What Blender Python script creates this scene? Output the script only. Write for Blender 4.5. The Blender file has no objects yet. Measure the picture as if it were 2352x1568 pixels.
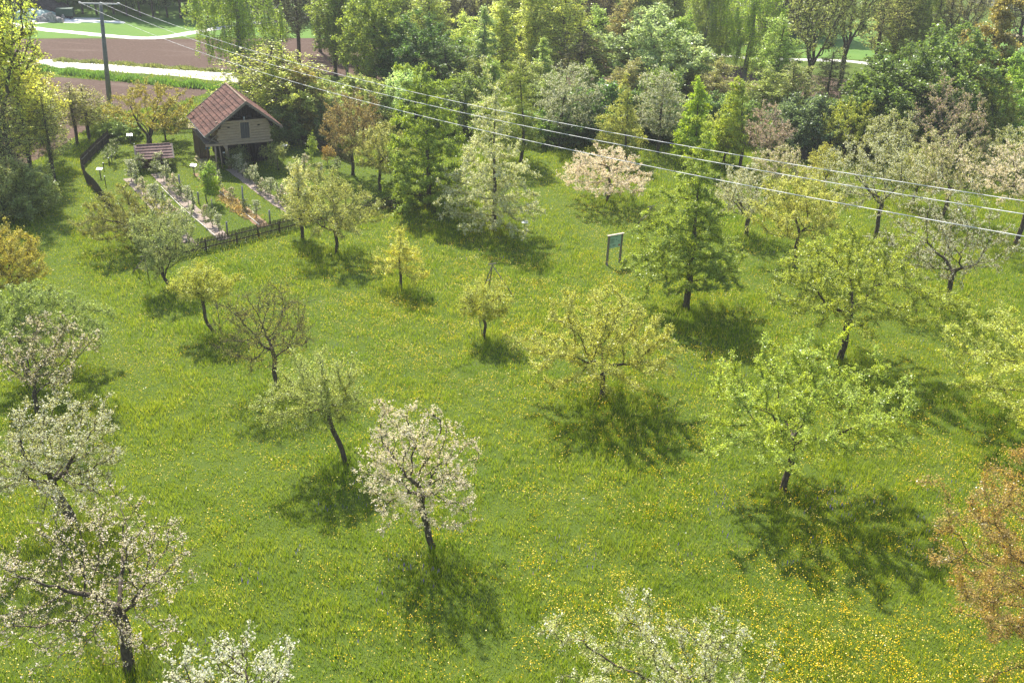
import bpy, bmesh, math, random
import numpy as np
from mathutils import Vector, Matrix

HAZE = .00026
SC = bpy.context.scene
COL = SC.collection
RNG = np.random.default_rng(7)
random.seed(7)

# ------------------------------------------------------------------ camera
CAM_H = 33.0
PITCH = math.radians(26.6)
ROLL = math.radians(2.6)
LENS = 35.0
F = LENS / 36 * 2352            # survey of the photograph was made on a 2352 x 1568 view
cd = bpy.data.cameras.new('camera'); cam = bpy.data.objects.new('camera', cd); COL.objects.link(cam)
cd.lens = LENS; cd.sensor_width = 36; cd.clip_end = 5000; cd.clip_start = .5
cam.matrix_world = (Matrix.Translation((0, 0, CAM_H)) @ Matrix.Rotation(math.pi/2 - PITCH, 4, 'X')
                    @ Matrix.Rotation(ROLL, 4, 'Z'))
SC.camera = cam
cT, sT, cR, sR = math.cos(PITCH), math.sin(PITCH), math.cos(ROLL), math.sin(ROLL)

def G(px, py, z=0.):
    """surveyed photo point -> place on the plane at height z"""
    x = px - 1176; v = 784 - py
    x0 = x*cR - v*sR; v0 = x*sR + v*cR
    rx, ry, rz = x0, F*cT + v0*sT, v0*cT - F*sT
    t = (z - CAM_H) / rz
    return (rx*t, ry*t, z)

def PJ(p):
    X, Y, Z = p[0], p[1], p[2] - CAM_H
    zc = Y*cT - Z*sT; yc = Y*sT + Z*cT
    x0 = F*X/zc; v0 = F*yc/zc
    return 1176 + x0*cR + v0*sR, 784 - (-x0*sR + v0*cR)

def HT(b, py):
    lo, hi = 0., 60.
    for _ in range(36):
        m = (lo + hi)/2
        if PJ((b[0], b[1], m))[1] > py: lo = m
        else: hi = m
    return lo

# ------------------------------------------------------------------ helpers
def tag(o, label=None, cat=None, group=None, kind=None):
    if label: o['label'] = label
    if cat: o['category'] = cat
    if group: o['group'] = group
    if kind: o['kind'] = kind
    return o

def empty(name, loc=(0, 0, 0), rz=0, label=None, cat=None, group=None):
    o = bpy.data.objects.new(name, None); COL.objects.link(o)
    o.location = loc; o.rotation_euler = (0, 0, rz); o.empty_display_size = .3
    return tag(o, label, cat, group)

def np_mesh(name, V, Fq, mat, parent=None, smooth=False):
    """V (N,3); Fq list of index arrays, one (M,3) or (M,4) array each"""
    me = bpy.data.meshes.new(name)
    V = np.ascontiguousarray(V, dtype=np.float32)
    Fq = [np.asarray(a, dtype=np.int32) for a in Fq if len(a)]
    me.vertices.add(len(V)); me.vertices.foreach_set('co', V.ravel())
    idx = np.concatenate([a.ravel() for a in Fq]); cnt = np.concatenate([np.full(len(a), a.shape[1], np.int32) for a in Fq])
    me.loops.add(len(idx)); me.loops.foreach_set('vertex_index', idx)
    st = np.concatenate([[0], np.cumsum(cnt)[:-1]]).astype(np.int32)
    me.polygons.add(len(cnt)); me.polygons.foreach_set('loop_start', st)
    if smooth: me.polygons.foreach_set('use_smooth', np.ones(len(cnt), bool))
    me.update(calc_edges=True)
    for m in (mat if isinstance(mat, (list, tuple)) else [mat]): me.materials.append(m)
    o = bpy.data.objects.new(name, me); COL.objects.link(o)
    if parent: o.parent = parent
    return o

class MB:
    def __init__(s): s.v = []; s.f = []
    def box(s, c, d, R=None, taper=1.0):
        n = len(s.v); R = R or Matrix.Identity(3)
        for z in (-1, 1):
            k = taper if z > 0 else 1
            for x, y in ((-1, -1), (1, -1), (1, 1), (-1, 1)):
                p = Vector(c) + R @ Vector((x*d[0]/2*k, y*d[1]/2*k, z*d[2]/2)); s.v.append(tuple(p))
        s.f += [(n+3, n+2, n+1, n), (n+4, n+5, n+6, n+7)] + [(n+i, n+(i+1) % 4, n+4+(i+1) % 4, n+4+i) for i in range(4)]
        return s
    def bar(s, a, b, r0, r1=None, k=8, cap=True):
        r1 = r0 if r1 is None else r1
        a = Vector(a); b = Vector(b); d = (b-a).normalized()
        x = d.orthogonal().normalized(); y = d.cross(x); n = len(s.v)
        for p, r in ((a, r0), (b, r1)):
            for i in range(k):
                t = 2*math.pi*i/k; s.v.append(tuple(p + (x*math.cos(t)+y*math.sin(t))*r))
        s.f += [(n+i, n+(i+1) % k, n+k+(i+1) % k, n+k+i) for i in range(k)]
        if cap: s.f += [tuple(n+i for i in range(k))[::-1], tuple(n+k+i for i in range(k))]
        return s
    def beam(s, a, b, w, h, up=(0, 0, 1)):
        a = Vector(a); b = Vector(b); d = (b-a); L = d.length; d.normalize()
        x = d.cross(Vector(up)).normalized(); z = x.cross(d)
        R = Matrix((x, d, z)).transposed()
        return s.box((a+b)/2, (w, L, h), R)
    def tube(s, pts, rad, k=8):
        for i in range(len(pts)-1):
            s.bar(pts[i], pts[i+1], rad[i], rad[i+1], k, cap=True)
        return s
    def quad(s, *p):
        n = len(s.v); s.v += [tuple(q) for q in p]; s.f.append(tuple(range(n, n+len(p)))); return s
    def build(s, name, mat, parent=None, smooth=False):
        me = bpy.data.meshes.new(name); me.from_pydata(s.v, [], s.f); me.materials.append(mat)
        if smooth:
            for p in me.polygons: p.use_smooth = True
        o = bpy.data.objects.new(name, me); COL.objects.link(o)
        if parent: o.parent = parent
        return o

def dup(o, parent=None):
    c = o.copy(); COL.objects.link(c)
    if parent: c.parent = parent
    for ch in list(o.children): dup(ch, c)
    return c

# ------------------------------------------------------------------ materials
def mat(name):
    m = bpy.data.materials.new(name); m.use_nodes = True
    nt = m.node_tree; nt.nodes.clear(); return m, nt
def nd(nt, t, **kw):
    n = nt.nodes.new(t)
    for k, v in kw.items():
        if k in n.inputs.keys(): n.inputs[k].default_value = v
        else: setattr(n, k, v)
    return n
def lk(nt, a, b): nt.links.new(a, b)
def rgb(c): return (c[0], c[1], c[2], 1)
def ramp(nt, fac, stops):
    r = nt.nodes.new('ShaderNodeValToRGB'); e = r.color_ramp.elements
    while len(e) < len(stops): e.new(.5)
    for i, (p, c) in enumerate(stops): e[i].position = p; e[i].color = rgb(c)
    lk(nt, fac, r.inputs[0]); return r.outputs[0]
def noise(nt, scale, detail=4, rough=.6, vec=None, dim='3D'):
    n = nd(nt, 'ShaderNodeTexNoise'); n.inputs['Scale'].default_value = scale
    n.inputs['Detail'].default_value = detail; n.inputs['Roughness'].default_value = rough
    if vec is not None: lk(nt, vec, n.inputs['Vector'])
    return n.outputs[0]
def mixc(nt, fac, a, b, mode='MIX'):
    m = nt.nodes.new('ShaderNodeMix'); m.data_type = 'RGBA'; m.blend_type = mode
    for i, x in ((0, fac), (6, a), (7, b)):
        if hasattr(x, 'links'): lk(nt, x, m.inputs[i])
        else: m.inputs[i].default_value = x if i == 0 else rgb(x)
    return m.outputs[2]
def mapr(nt, v, a, b, c, d):
    m = nt.nodes.new('ShaderNodeMapRange'); lk(nt, v, m.inputs[0])
    for i, x in enumerate((a, b, c, d)): m.inputs[i+1].default_value = x
    return m.outputs[0]
def pos(nt): return nt.nodes.new('ShaderNodeNewGeometry').outputs['Position']
def objco(nt): return nt.nodes.new('ShaderNodeTexCoord').outputs['Object']
def scaled(nt, vec, s):
    m = nt.nodes.new('ShaderNodeVectorMath'); m.operation = 'MULTIPLY'; lk(nt, vec, m.inputs[0]); m.inputs[1].default_value = s
    return m.outputs[0]
def finish(nt, sh):
    o = nt.nodes.new('ShaderNodeOutputMaterial'); lk(nt, sh, o.inputs[0])
def princ(nt, col, rough=.8, bump=None, bstr=.3, bdist=.02, spec=.3, metal=0):
    p = nt.nodes.new('ShaderNodeBsdfPrincipled')
    if hasattr(col, 'links'): lk(nt, col, p.inputs['Base Color'])
    else: p.inputs['Base Color'].default_value = rgb(col)
    p.inputs['Roughness'].default_value = rough; p.inputs['Specular IOR Level'].default_value = spec
    p.inputs['Metallic'].default_value = metal
    if bump is not None:
        b = nt.nodes.new('ShaderNodeBump'); b.inputs['Strength'].default_value = bstr; b.inputs['Distance'].default_value = bdist
        lk(nt, bump, b.inputs['Height']); lk(nt, b.outputs[0], p.inputs['Normal'])
    return p.outputs[0]
def simple(name, a, b, scale=4, rough=.8, stretch=None, bstr=.3, spec=.3, metal=0):
    m, nt = mat(name); v = objco(nt)
    if stretch: v = scaled(nt, v, stretch)
    n = noise(nt, scale, 6, .65, v)
    finish(nt, princ(nt, ramp(nt, n, [(.3, a), (.7, b)]), rough, n, bstr, .02, spec, metal)); return m

def leaf_mat(name, trans=.45, gloss=.06, var=.35, fixed=None):
    m, nt = mat(name)
    g = nt.nodes.new('ShaderNodeNewGeometry'); rnd = g.outputs['Random Per Island']
    if fixed is None:
        base = nt.nodes.new('ShaderNodeObjectInfo').outputs['Color']
    else:
        r_ = nt.nodes.new('ShaderNodeRGB'); r_.outputs[0].default_value = rgb(fixed); base = r_.outputs[0]
    k = mapr(nt, rnd, 0, 1, 1-var, 1+var)
    sc = nt.nodes.new('ShaderNodeVectorMath'); sc.operation = 'SCALE'; lk(nt, base, sc.inputs[0]); lk(nt, k, sc.inputs['Scale'])
    nz = noise(nt, .9, 3, .6, g.outputs['Position'])
    hs = nt.nodes.new('ShaderNodeHueSaturation'); lk(nt, sc.outputs[0], hs.inputs['Color'])
    lk(nt, mapr(nt, nz, .3, .7, .478, .506), hs.inputs['Hue']); lk(nt, mapr(nt, nz, .3, .7, 1.15, .8), hs.inputs['Saturation'])
    col = hs.outputs[0]
    d = nt.nodes.new('ShaderNodeBsdfDiffuse'); t = nt.nodes.new('ShaderNodeBsdfTranslucent'); gl = nt.nodes.new('ShaderNodeBsdfGlossy')
    gl.inputs['Roughness'].default_value = .38; gl.inputs['Color'].default_value = (.9, .95, .9, 1)
    lk(nt, col, d.inputs[0])
    tc = mixc(nt, .5, col, col, 'MIX'); tw = nt.nodes.new('ShaderNodeVectorMath'); tw.operation = 'MULTIPLY'
    lk(nt, tc, tw.inputs[0]); tw.inputs[1].default_value = (1.25, 1.3, .8) if fixed is None else (1.05, 1, .95)
    lk(nt, tw.outputs[0], t.inputs[0])
    a = nt.nodes.new('ShaderNodeMixShader'); a.inputs[0].default_value = trans; lk(nt, d.outputs[0], a.inputs[1]); lk(nt, t.outputs[0], a.inputs[2])
    b = nt.nodes.new('ShaderNodeMixShader'); b.inputs[0].default_value = gloss; lk(nt, a.outputs[0], b.inputs[1]); lk(nt, gl.outputs[0], b.inputs[2])
    finish(nt, b.outputs[0]); return m

M_LEAF = leaf_mat('leaf', .55, .045, .5)
M_BLOS = leaf_mat('blossom_petals', .45, .03, .15)

def bark_mat():
    m, nt = mat('bark'); v = objco(nt)
    n = noise(nt, 9, 6, .7, scaled(nt, v, (1, 1, .35))); l = noise(nt, 2.2, 4, .6, v)
    c = ramp(nt, n, [(.3, (.04, .031, .024)), (.6, (.12, .098, .078)), (.8, (.24, .22, .185))])
    li = mapr(nt, l, .58, .68, 0, .75)
    c = mixc(nt, li, c, (.17, .17, .11))
    finish(nt, princ(nt, c, .95, n, .7, .03, .15)); return m
M_BARK = bark_mat()
M_BIRCH = simple('birch_bark', (.05, .05, .05), (.42, .42, .4), 5, .8, (1, 1, 3))

# ------------------------------------------------------------------ meshes for trees
def norm(a): return a / np.maximum(np.linalg.norm(a, axis=-1, keepdims=True), 1e-9)

def profile(kind, t):
    if kind == 'round': return np.sin(np.pi*np.clip(t, 0, 1)**.72)**.55
    if kind == 'spread': return np.sin(np.pi*np.clip(t, 0, 1)**.5)**.65
    if kind == 'pyramid': return (1-t)**.8*np.minimum(1, t/.1+.45)
    if kind == 'column': return .95*(1-t)**.4*np.minimum(1, t/.12+.4)
    if kind == 'vase': return np.sin(np.pi*np.clip(t, 0, 1)**1.5)**.6
    if kind == 'bush': return np.sqrt(np.clip(1-t**2.2, 0, 1))
    return np.ones_like(t)

def crown_points(rng, kind, n, R, Hc, lob=.22):
    ph = rng.uniform(0, 6.28, 6); am = rng.uniform(.3, 1, 6)
    def R_of(th, t):
        s = am[0]*np.cos(2*th+ph[0]+2*t) + am[1]*np.cos(3*th+ph[1]-4*t) + am[2]*np.cos(5*th+ph[2]+6*t) + am[3]*np.cos(1*th+ph[3])
        return 1 + lob*s/1.6
    def samp(m, e):
        out = np.zeros((0, 3))
        while len(out) < m:
            t = rng.random(m*3); th = rng.uniform(0, 6.2832, m*3); keep = rng.random(m*3) < profile(kind, t)**2+.03
            t = t[keep]; th = th[keep]; rr = profile(kind, t)*R_of(th, t)*R*rng.random(len(t))**e
            out = np.concatenate([out, np.stack([rr*np.cos(th), rr*np.sin(th), t*Hc], 1)])
        return out[:m]
    A = samp(int(n*.5), .5); C = samp(max(10, int(n*.045)), .38)
    k = n - len(A); c = C[rng.integers(0, len(C), k)]
    B = c + rng.normal(size=(k, 3))*np.array([R, R, min(Hc, 2*R)])*.11
    B[:, 2] = np.clip(B[:, 2], 0, None)
    return np.concatenate([A, B])

def skeleton(rng, kind, H, hb, R, off=(0, 0), n=360, leader=None, lean=(0, 0), trunk_bend=.12, base_shift=(0, 0)):
    Hc = max(H-hb, .5)
    A = crown_points(rng, kind, n, R, Hc); A[:, 0] += off[0]; A[:, 1] += off[1]; A[:, 2] += hb
    step = max(.14, min(R, Hc)/13.)
    if leader is None: leader = {'pyramid': .93, 'column': .95}.get(kind, .12 if kind != 'vase' else 0)
    top = hb + leader*Hc; m = max(3, int(top/step))
    P = []; par = []
    b = rng.normal(size=2)*trunk_bend
    for i in range(m+1):
        u = i/m; z = u*top
        k = min(1, z/max(hb, .5))
        w = math.sin(u*3.14)*1.0; w2 = math.sin(u*9+b[0]*20)*.06
        P.append([lean[0]*k + off[0]*.55*max(0, (z-hb)/Hc) + b[0]*w+w2, lean[1]*k + off[1]*.55*max(0, (z-hb)/Hc) + b[1]*w, z]); par.append(i-1)
    if leader < .4:                                  # a few strong limbs spreading from the fork
        j = len(P)-1; nl = rng.integers(3, 6); a0 = rng.uniform(0, 6.28); dirs = []
        for q in range(nl):
            a = a0 + q*6.28/nl + rng.normal()*.3; el = rng.uniform(.35, .95) if kind != 'vase' else rng.uniform(1.0, 1.35)
            if kind == 'spread': el = rng.uniform(.15, .7)
            src = max(0, j - int(rng.integers(0, max(1, int(.7/step)+1)))); L = int(.38*R/step) + 1
            pp = np.array(P[src]); pi = src; d = np.array([math.cos(a)*math.cos(el), math.sin(a)*math.cos(el), math.sin(el)])
            d[0] += .25*off[0]/max(R, .1)
            for s in range(L):
                d = norm(d + rng.normal(size=3)*.16); pp = pp + d*step; P.append(list(pp)); par.append(pi); pi = len(P)-1
    P = [np.array(p, float) for p in P]
    N = np.array(P); D = np.linalg.norm(A[:, None]-N[None], axis=2); near = D.argmin(1); dist = D.min(1)
    alive = np.ones(len(A), bool); dk = step*1.7
    alive &= dist > dk
    for it in range(110):
        if not alive.any(): break
        ids = np.where(alive)[0]; nn = near[ids]; v = norm(A[ids]-N[nn])
        u, inv = np.unique(nn, return_inverse=True)
        s = np.zeros((len(u), 3)); np.add.at(s, inv, v)
        mind = np.full(len(u), 1e9); np.minimum.at(mind, inv, dist[ids])
        s = norm(norm(s) + rng.normal(size=s.shape)*.22 + np.array([0, 0, .16 if leader > .5 else .06]))
        new = N[u] + s*step
        base = len(N); N = np.concatenate([N, new]); par += list(u)
        Dn = np.linalg.norm(A[ids][:, None]-new[None], axis=2); am = Dn.argmin(1); dm = Dn.min(1)
        better = dm < dist[ids]
        near[ids[better]] = base + am[better]; dist[ids[better]] = dm[better]
        alive[ids[dist[ids] <= dk]] = False
        stale = ids[~better]
        if len(stale) and it > 4: alive[stale[rng.random(len(stale)) < .12]] = False
        if len(N) > 6500: break
    return N, np.array(par), step

def radii(N, par, r_base, r_tip=.012, n_exp=None):
    n = len(N); w = np.zeros(n); kids = np.zeros(n, int)
    for i in range(n-1, 0, -1):
        if kids[i] == 0: w[i] = 1
        kids[par[i]] += 1; w[par[i]] += w[i]
    w[0] = max(w[0], 1); tips = w[0]
    e = math.log(max(r_base/r_tip, 1.5))/math.log(max(tips, 2))
    return r_tip*w**e, w

def branch_geo(N, par, rad, extra=None):
    n = len(N); main = np.full(n, -1); best = np.zeros(n)
    for i in range(1, n):
        p = par[i]
        if rad[i] > best[p]: best[p] = rad[i]; main[p] = i
    i = np.arange(1, n); p = par[1:]
    d = np.zeros((n, 3)); d[1:] = norm(N[1:]-N[p]); d[0] = (0, 0, 1)
    ismain = main[p] == i
    r0 = np.where(ismain, rad[p], np.minimum(rad[i]*1.25, rad[p])); r1 = rad[i]
    d0 = np.where(ismain[:, None], d[p], d[i]); a = N[p]; b = N[i]
    if par is not None and n: 
        root = (p == 0); r0 = np.where(root, r0*1.35, r0)
    V = []; Q = []; off = 0
    for sel, k in ((r1 > .045, 7), ((r1 <= .045), 3)):
        if not sel.any(): continue
        A_, B_, D0, D1, R0, R1 = a[sel], b[sel], d0[sel], d[i][sel], r0[sel], r1[sel]
        ref = np.array([.98, .15, .1]); m = len(A_)
        rings = []
        for c, dd, rr in ((A_, D0, R0), (B_, D1, R1)):
            x = norm(np.cross(dd, ref)); y = np.cross(dd, x)
            t = np.arange(k)*2*np.pi/k
            rings.append(c[:, None] + rr[:, None, None]*(x[:, None]*np.cos(t)[None, :, None] + y[:, None]*np.sin(t)[None, :, None]))
        vv = np.concatenate(rings, 1).reshape(-1, 3)
        base = off + np.arange(m)[:, None]*2*k; j = np.arange(k)[None]
        Q.append(np.stack([base+j, base+(j+1) % k, base+k+(j+1) % k, base+k+j], 2).reshape(-1, 4)); V.append(vv); off += len(vv)
    if extra is not None:                            # thin shoots
        A_, B_, rr = extra; m = len(A_); dd = norm(B_-A_); x = norm(np.cross(dd, np.array([.98, .15, .1]))); y = np.cross(dd, x)
        t = np.arange(3)*2*np.pi/3
        ring = (x[:, None]*np.cos(t)[None, :, None] + y[:, None]*np.sin(t)[None, :, None])
        vv = np.concatenate([A_[:, None]+ring*rr, B_[:, None]+ring*rr*.5], 1).reshape(-1, 3)
        base = off + np.arange(m)[:, None]*6; j = np.arange(3)[None]
        Q.append(np.stack([base+j, base+(j+1) % 3, base+3+(j+1) % 3, base+3+j], 2).reshape(-1, 4)); V.append(vv)
    return np.concatenate(V), np.concatenate(Q)

def leaf_geo(rng, C, L, W, up=.35, Ls=.3):
    m = len(C); nrm = norm(rng.normal(size=(m, 3)) + np.array([0, 0, up]))
    t = norm(np.cross(nrm, rng.normal(size=(m, 3)))); b = np.cross(nrm, t)
    s = (1 + rng.uniform(-Ls, Ls, (m, 1)))
    fold = nrm*(W*.25)*s
    V = np.stack([C - t*L/2*s, C + b*W/2*s + fold, C + t*L/2*s, C - b*W/2*s + fold], 1).reshape(-1, 3)
    Q = np.arange(m*4).reshape(-1, 4)
    return V, Q

def foliage_points(rng, N, par, rad, w, ntw, k, tl, thr, spread=.04, weep=0, grav=.25, zmin=0):
    ok = np.where((rad < thr) & (np.arange(len(N)) > 3) & (N[:, 2] > zmin))[0]
    if len(ok) == 0: ok = np.arange(len(N)//2, len(N))
    pw = (rad[ok]+.004)**-.35; pw /= pw.sum()
    # uneven foliage: some boughs carry more
    cl = np.sin(N[ok]@np.array([1.9, 1.1, 1.5])+rng.uniform(0, 6)) + np.sin(N[ok]@np.array([-1.2, 2.1, .9])+rng.uniform(0, 6))
    pw = pw*(1+.25*cl/2); pw /= pw.sum()
    i = rng.choice(ok, ntw, p=pw); u = rng.random((ntw, 1)); A = N[par[i]]*(1-u) + N[i]*u
    bd = norm(N[i]-N[par[i]])
    if weep:
        dirs = np.tile([0, 0, -1.], (ntw, 1)) + rng.normal(size=(ntw, 3))*.08 + bd*.1
        Ls = rng.uniform(.3, 1, (ntw, 1))*weep
    else:
        dirs = norm(bd*.7 + rng.normal(size=(ntw, 3))*.65 + np.array([0, 0, grav])); Ls = rng.uniform(.4, 1.2, (ntw, 1))*tl
    B = A + dirs*Ls
    s = rng.random((ntw, k, 1))**.7
    Pt = (A[:, None]*(1-s) + B[:, None]*s).reshape(-1, 3) + rng.normal(size=(ntw*k, 3))*spread
    return Pt, A, B

BLOSSOMS = {'white': (.8, .78, .7), 'cream': (.8, .77, .55), 'pink': (.88, .76, .7), 'shell': (.84, .74, .64), 'rose': (.62, .46, .44), 'pale': (.56, .56, .4)}

def plant(name, label, cat, group, base, H, hb, R, kind='round', off=(0, 0), seed=0, leaf=(.15, .22, .04), blossom=None,
          n=360, ntw=1500, k=7, L=.1, W=.06, nb=0, bs=.06, rb=.14, thr=.05, tl=.4, leader=None, lean=(0, 0), spread=.05,
          weep=0, rz=0, bark=None, grav=.25, rtip=.012, twigr=.006, up=.35, zmin=0):
    rng = np.random.default_rng(seed)
    root = empty(name, base, rz, label, cat, group)
    N, par, step = skeleton(rng, kind, H, hb, R, off, n, leader, lean)
    rad, w = radii(N, par, rb, rtip)
    Pt, A, B = foliage_points(rng, N, par, rad, w, ntw, k, tl, thr, spread, weep, grav, zmin)
    V, Q = branch_geo(N, par, rad, (A, B, twigr) if twigr else None)
    np_mesh('trunk', V, [Q], bark or M_BARK, root, smooth=True)
    V, Q = leaf_geo(rng, Pt, L, W, up)
    c = np_mesh('crown', V, [Q], M_LEAF, root); c.color = rgb(leaf)
    if blossom:
        # blossoms sit in little tufts along the shoots
        m = nb//4; i = rng.integers(0, len(A), m); s = rng.random((m, 1))**.6
        C = A[i]*(1-s) + B[i]*s
        C = (C[:, None] + rng.normal(size=(m, 4, 3))*.045).reshape(-1, 3)
        V, Q = leaf_geo(rng, C, bs, bs*.9, .5)
        bl = np_mesh('blossom', V, [Q], M_BLOS, root); bl.color = rgb(BLOSSOMS[blossom])
    return root

def orchard(label, b, l, r, t, bt, kind='round', leaf=(.15, .22, .04), name='fruit_tree', cat='tree', group='orchard trees',
            hs=1.0, blossom=None, **kw):
    """b: foot of the trunk; l, r, t, bt: left, right, top and bottom of the crown, all surveyed on the photograph"""
    B = G(*b); z = (B[1]*cT + (CAM_H-4)*sT); ppm = F/z
    R = (r-l)/2/ppm; al = math.atan2(CAM_H, B[1])
    H = HT(B, t); Hb = HT(B, min(bt, b[1]-2)) if bt < b[1] else .3
    kf = {'pyramid': .0, 'column': .0}.get(kind, .35)
    nfac = kw.pop('nfac', 1.7); R *= 1.1; H -= .45*kf*R*math.tan(al); Hb = min(Hb + (.42 if kf else .05)*R*math.tan(al), H*.55)
    kw['ntw'] = int(kw.get('ntw', 1500)*kw.pop('fac', 1.5)*1.25); kw['L'] = kw.get('L', .1)*1.0; kw['W'] = kw.get('W', .06)*1.12; kw['n'] = int(kw.get('n', 360)*1.5); kw['tl'] = kw.get('tl', .4)*1.15
    if blossom: kw['nb'] = int(kw['nb']*nfac*1.25); kw['bs'] = kw['bs']*1.0
    leaf = (min(.68, leaf[0]*1.55), min(.68, leaf[1]*1.38), leaf[2]*1.1)
    hm = (H+Hb)/2; mx, my = PJ((B[0], B[1], hm)); offx = ((l+r)/2 - mx)/ppm
    kw.setdefault('seed', int(b[0]*7+b[1])); kw.setdefault('rb', .03 + .017*H)
    off = kw.pop('off', (offx, 0)); off = (off[0] if off[0] is not None else offx, off[1])
    return plant(name, label, cat, group, B, H*hs, Hb, R, kind, off, leaf=leaf, blossom=blossom, **kw)

# ------------------------------------------------------------------ orchard trees
YG = (.34, .40, .09); LIME = (.27, .40, .05); MID = (.14, .23, .045); SILV = (.24, .31, .15); CREAM = (.46, .49, .2)
DARK = (.05, .105, .03); ORNG = (.34, .2, .06); OLIVE = (.2, .22, .055); PALE = (.34, .38, .18); GREEN = (.19, .31, .055)
O = orchard
# near and middle rows of the meadow
O('young silver-green apple tree with a slanting trunk in front of the picket fence corner', (392, 660), 290, 445, 480, 640, 'vase', SILV, lean=(-.5, 0), ntw=1500, k=8, L=.085, W=.05, hs=.97, twigr=.007)
O('small yellow-green tree tied to a stake, near the left end of the fence', (492, 765), 400, 530, 597, 700, 'spread', YG, lean=(-.55, .2), ntw=1300, k=8, L=.08, W=.05)
O('almost bare tree with lichen-grey twigs and few tiny yellow leaves', (633, 890), 512, 728, 645, 850, 'round', (.3, .34, .07), fac=1.0, ntw=2600, k=3, L=.055, W=.035, twigr=.008, n=520, tl=.55, thr=.06)
O('silver-green tree on a thin slanting trunk, left of the blossoming tree in the open meadow', (797, 1065), 635, 855, 805, 985, 'spread', (.3, .38, .15), lean=(-1.0, .3), ntw=2100, k=8, L=.075, W=.045, n=480, twigr=.006, off=(-1.6, 0))
O('cream-pink blossoming apple tree with a double trunk in the open meadow', (995, 1253), 815, 1075, 915, 1200, 'round', (.3, .34, .14), blossom='shell', fac=.8, nfac=1.1, nb=9500, bs=.075, lean=(-.5, .3), ntw=2000, k=3, L=.06, W=.04, n=560, off=(-1.0, 0), twigr=.007, seed=12)
O('round pale green pear tree in front of the middle of the picket fence', (775, 582), 678, 872, 405, 548, 'round', (.28, .33, .12), ntw=2300, k=6, L=.1, W=.06, n=480, twigr=.007)
O('narrow cream-yellow blossoming tree growing through the picket fence', (694, 548), 645, 722, 365, 510, 'column', (.55, .55, .22), blossom='cream', nb=3500, bs=.09, ntw=700, k=6, L=.1, W=.07, n=240, spread=.07)
O('small yellow-green tree with wide level arms in the sunlit meadow', (919, 663), 848, 988, 508, 628, 'pyramid', (.42, .46, .1), ntw=620, k=9, L=.09, W=.055, n=130, thr=.05, spread=.06, leader=.8, rb=.11, hs=.98)
O('smallest yellow-green tree on a leaning trunk, beside the wooden perch in the centre', (1113, 778), 1053, 1167, 640, 738, 'round', YG, lean=(-.3, .1), ntw=1100, k=7, L=.085, W=.05, n=240)
O('wide yellow-green pear tree with a forked dark trunk in the middle of the meadow', (1381, 915), 1228, 1552, 650, 885, 'spread', (.35, .4, .11), ntw=3400, k=8, L=.095, W=.055, n=620, seed=5, thr=.07, rb=.2)
O('bright green pear tree with upright shoots above the buttercups at right', (1797, 1130), 1640, 2050, 792, 1085, 'round', (.3, .41, .09), ntw=3900, k=9, L=.1, W=.06, n=640, seed=9, rb=.19, thr=.06, grav=.5)
O('tall dark-skirted green pear tree beside the large information board', (1577, 708), 1462, 1722, 300, 655, 'pyramid', (.24, .335, .07), fac=1.6, ntw=4300, k=10, L=.12, W=.07, n=800, rb=.27, seed=31)
O('broad green pear tree with a yellow-lit top, right of the middle', (1930, 825), 1780, 2130, 530, 770, 'round', (.27, .35, .07), ntw=4000, k=8, L=.11, W=.065, n=720, seed=4, rb=.24)
O('sparse pale blossoming tree with grey spreading twigs under the wires at right', (2173, 710), 2040, 2295, 415, 665, 'round', (.26, .28, .14), blossom='white', nb=5200, bs=.07, ntw=2200, k=4, L=.065, W=.04, n=620, twigr=.009)
O('tall cream-flowering pear tree with a straight visible trunk, right of the fenced garden', (1135, 530), 1012, 1242, 196, 512, 'pyramid', (.36, .42, .22), blossom='white', nb=11000, bs=.1, ntw=3000, k=7, L=.11, W=.07, n=760, rb=.24, seed=3)
O('low umbrella-shaped apple tree full of pink-white blossom', (1392, 466), 1290, 1500, 332, 448, 'spread', (.4, .36, .27), blossom='pink', nb=12000, bs=.095, ntw=1500, k=3, L=.08, W=.05, n=520, leader=.5, rb=.17)
O('white-flecked apple tree with a thick forked trunk under the wires', (1712, 541), 1640, 1772, 385, 505, 'round', (.3, .33, .15), blossom='white', nb=4200, bs=.085, ntw=1500, k=4, L=.08, W=.05, n=420, seed=21, rb=.2)
O('pale yellow-green tree with layered boughs behind the broad green pear tree', (1822, 612), 1742, 1937, 385, 570, 'round', (.37, .42, .14), ntw=2500, k=7, L=.11, W=.065, n=520, seed=8)
O('tall apple tree with twisted dark limbs and scattered white blossom', (2010, 546), 1893, 2112, 298, 500, 'round', (.27, .31, .12), blossom='white', nb=4600, bs=.085, ntw=2300, k=4, L=.085, W=.05, n=520, rb=.2, seed=14)
O('pink-white blossoming apple tree with a stout leaning trunk at the right edge', (2335, 560), 2240, 2470, 325, 475, 'round', (.3, .32, .16), blossom='pink', nb=8000, bs=.09, ntw=1600, k=4, L=.08, W=.05, n=480, rb=.24, lean=(.4, .2))
O('hazy grey-green blossoming tree behind the sparse tree under the wires', (2165, 500), 2080, 2265, 290, 455, 'round', (.27, .31, .14), blossom='pink', nb=4200, bs=.09, ntw=2000, k=5, L=.1, W=.06, n=420, seed=6)
O('small blossoming tree with a dark crooked trunk below the dense green thicket', (1796, 446), 1735, 1852, 334, 420, 'round', (.26, .3, .13), blossom='pink', nb=2800, bs=.09, ntw=1100, k=4, L=.09, W=.06, n=300)
O('tall dense fresh-green pear tree standing on the fence at the garden corner', (985, 474), 858, 1084, 160, 468, 'column', (.21, .31, .05), ntw=5200, k=10, L=.13, W=.085, n=760, rb=.26, seed=19)
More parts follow.
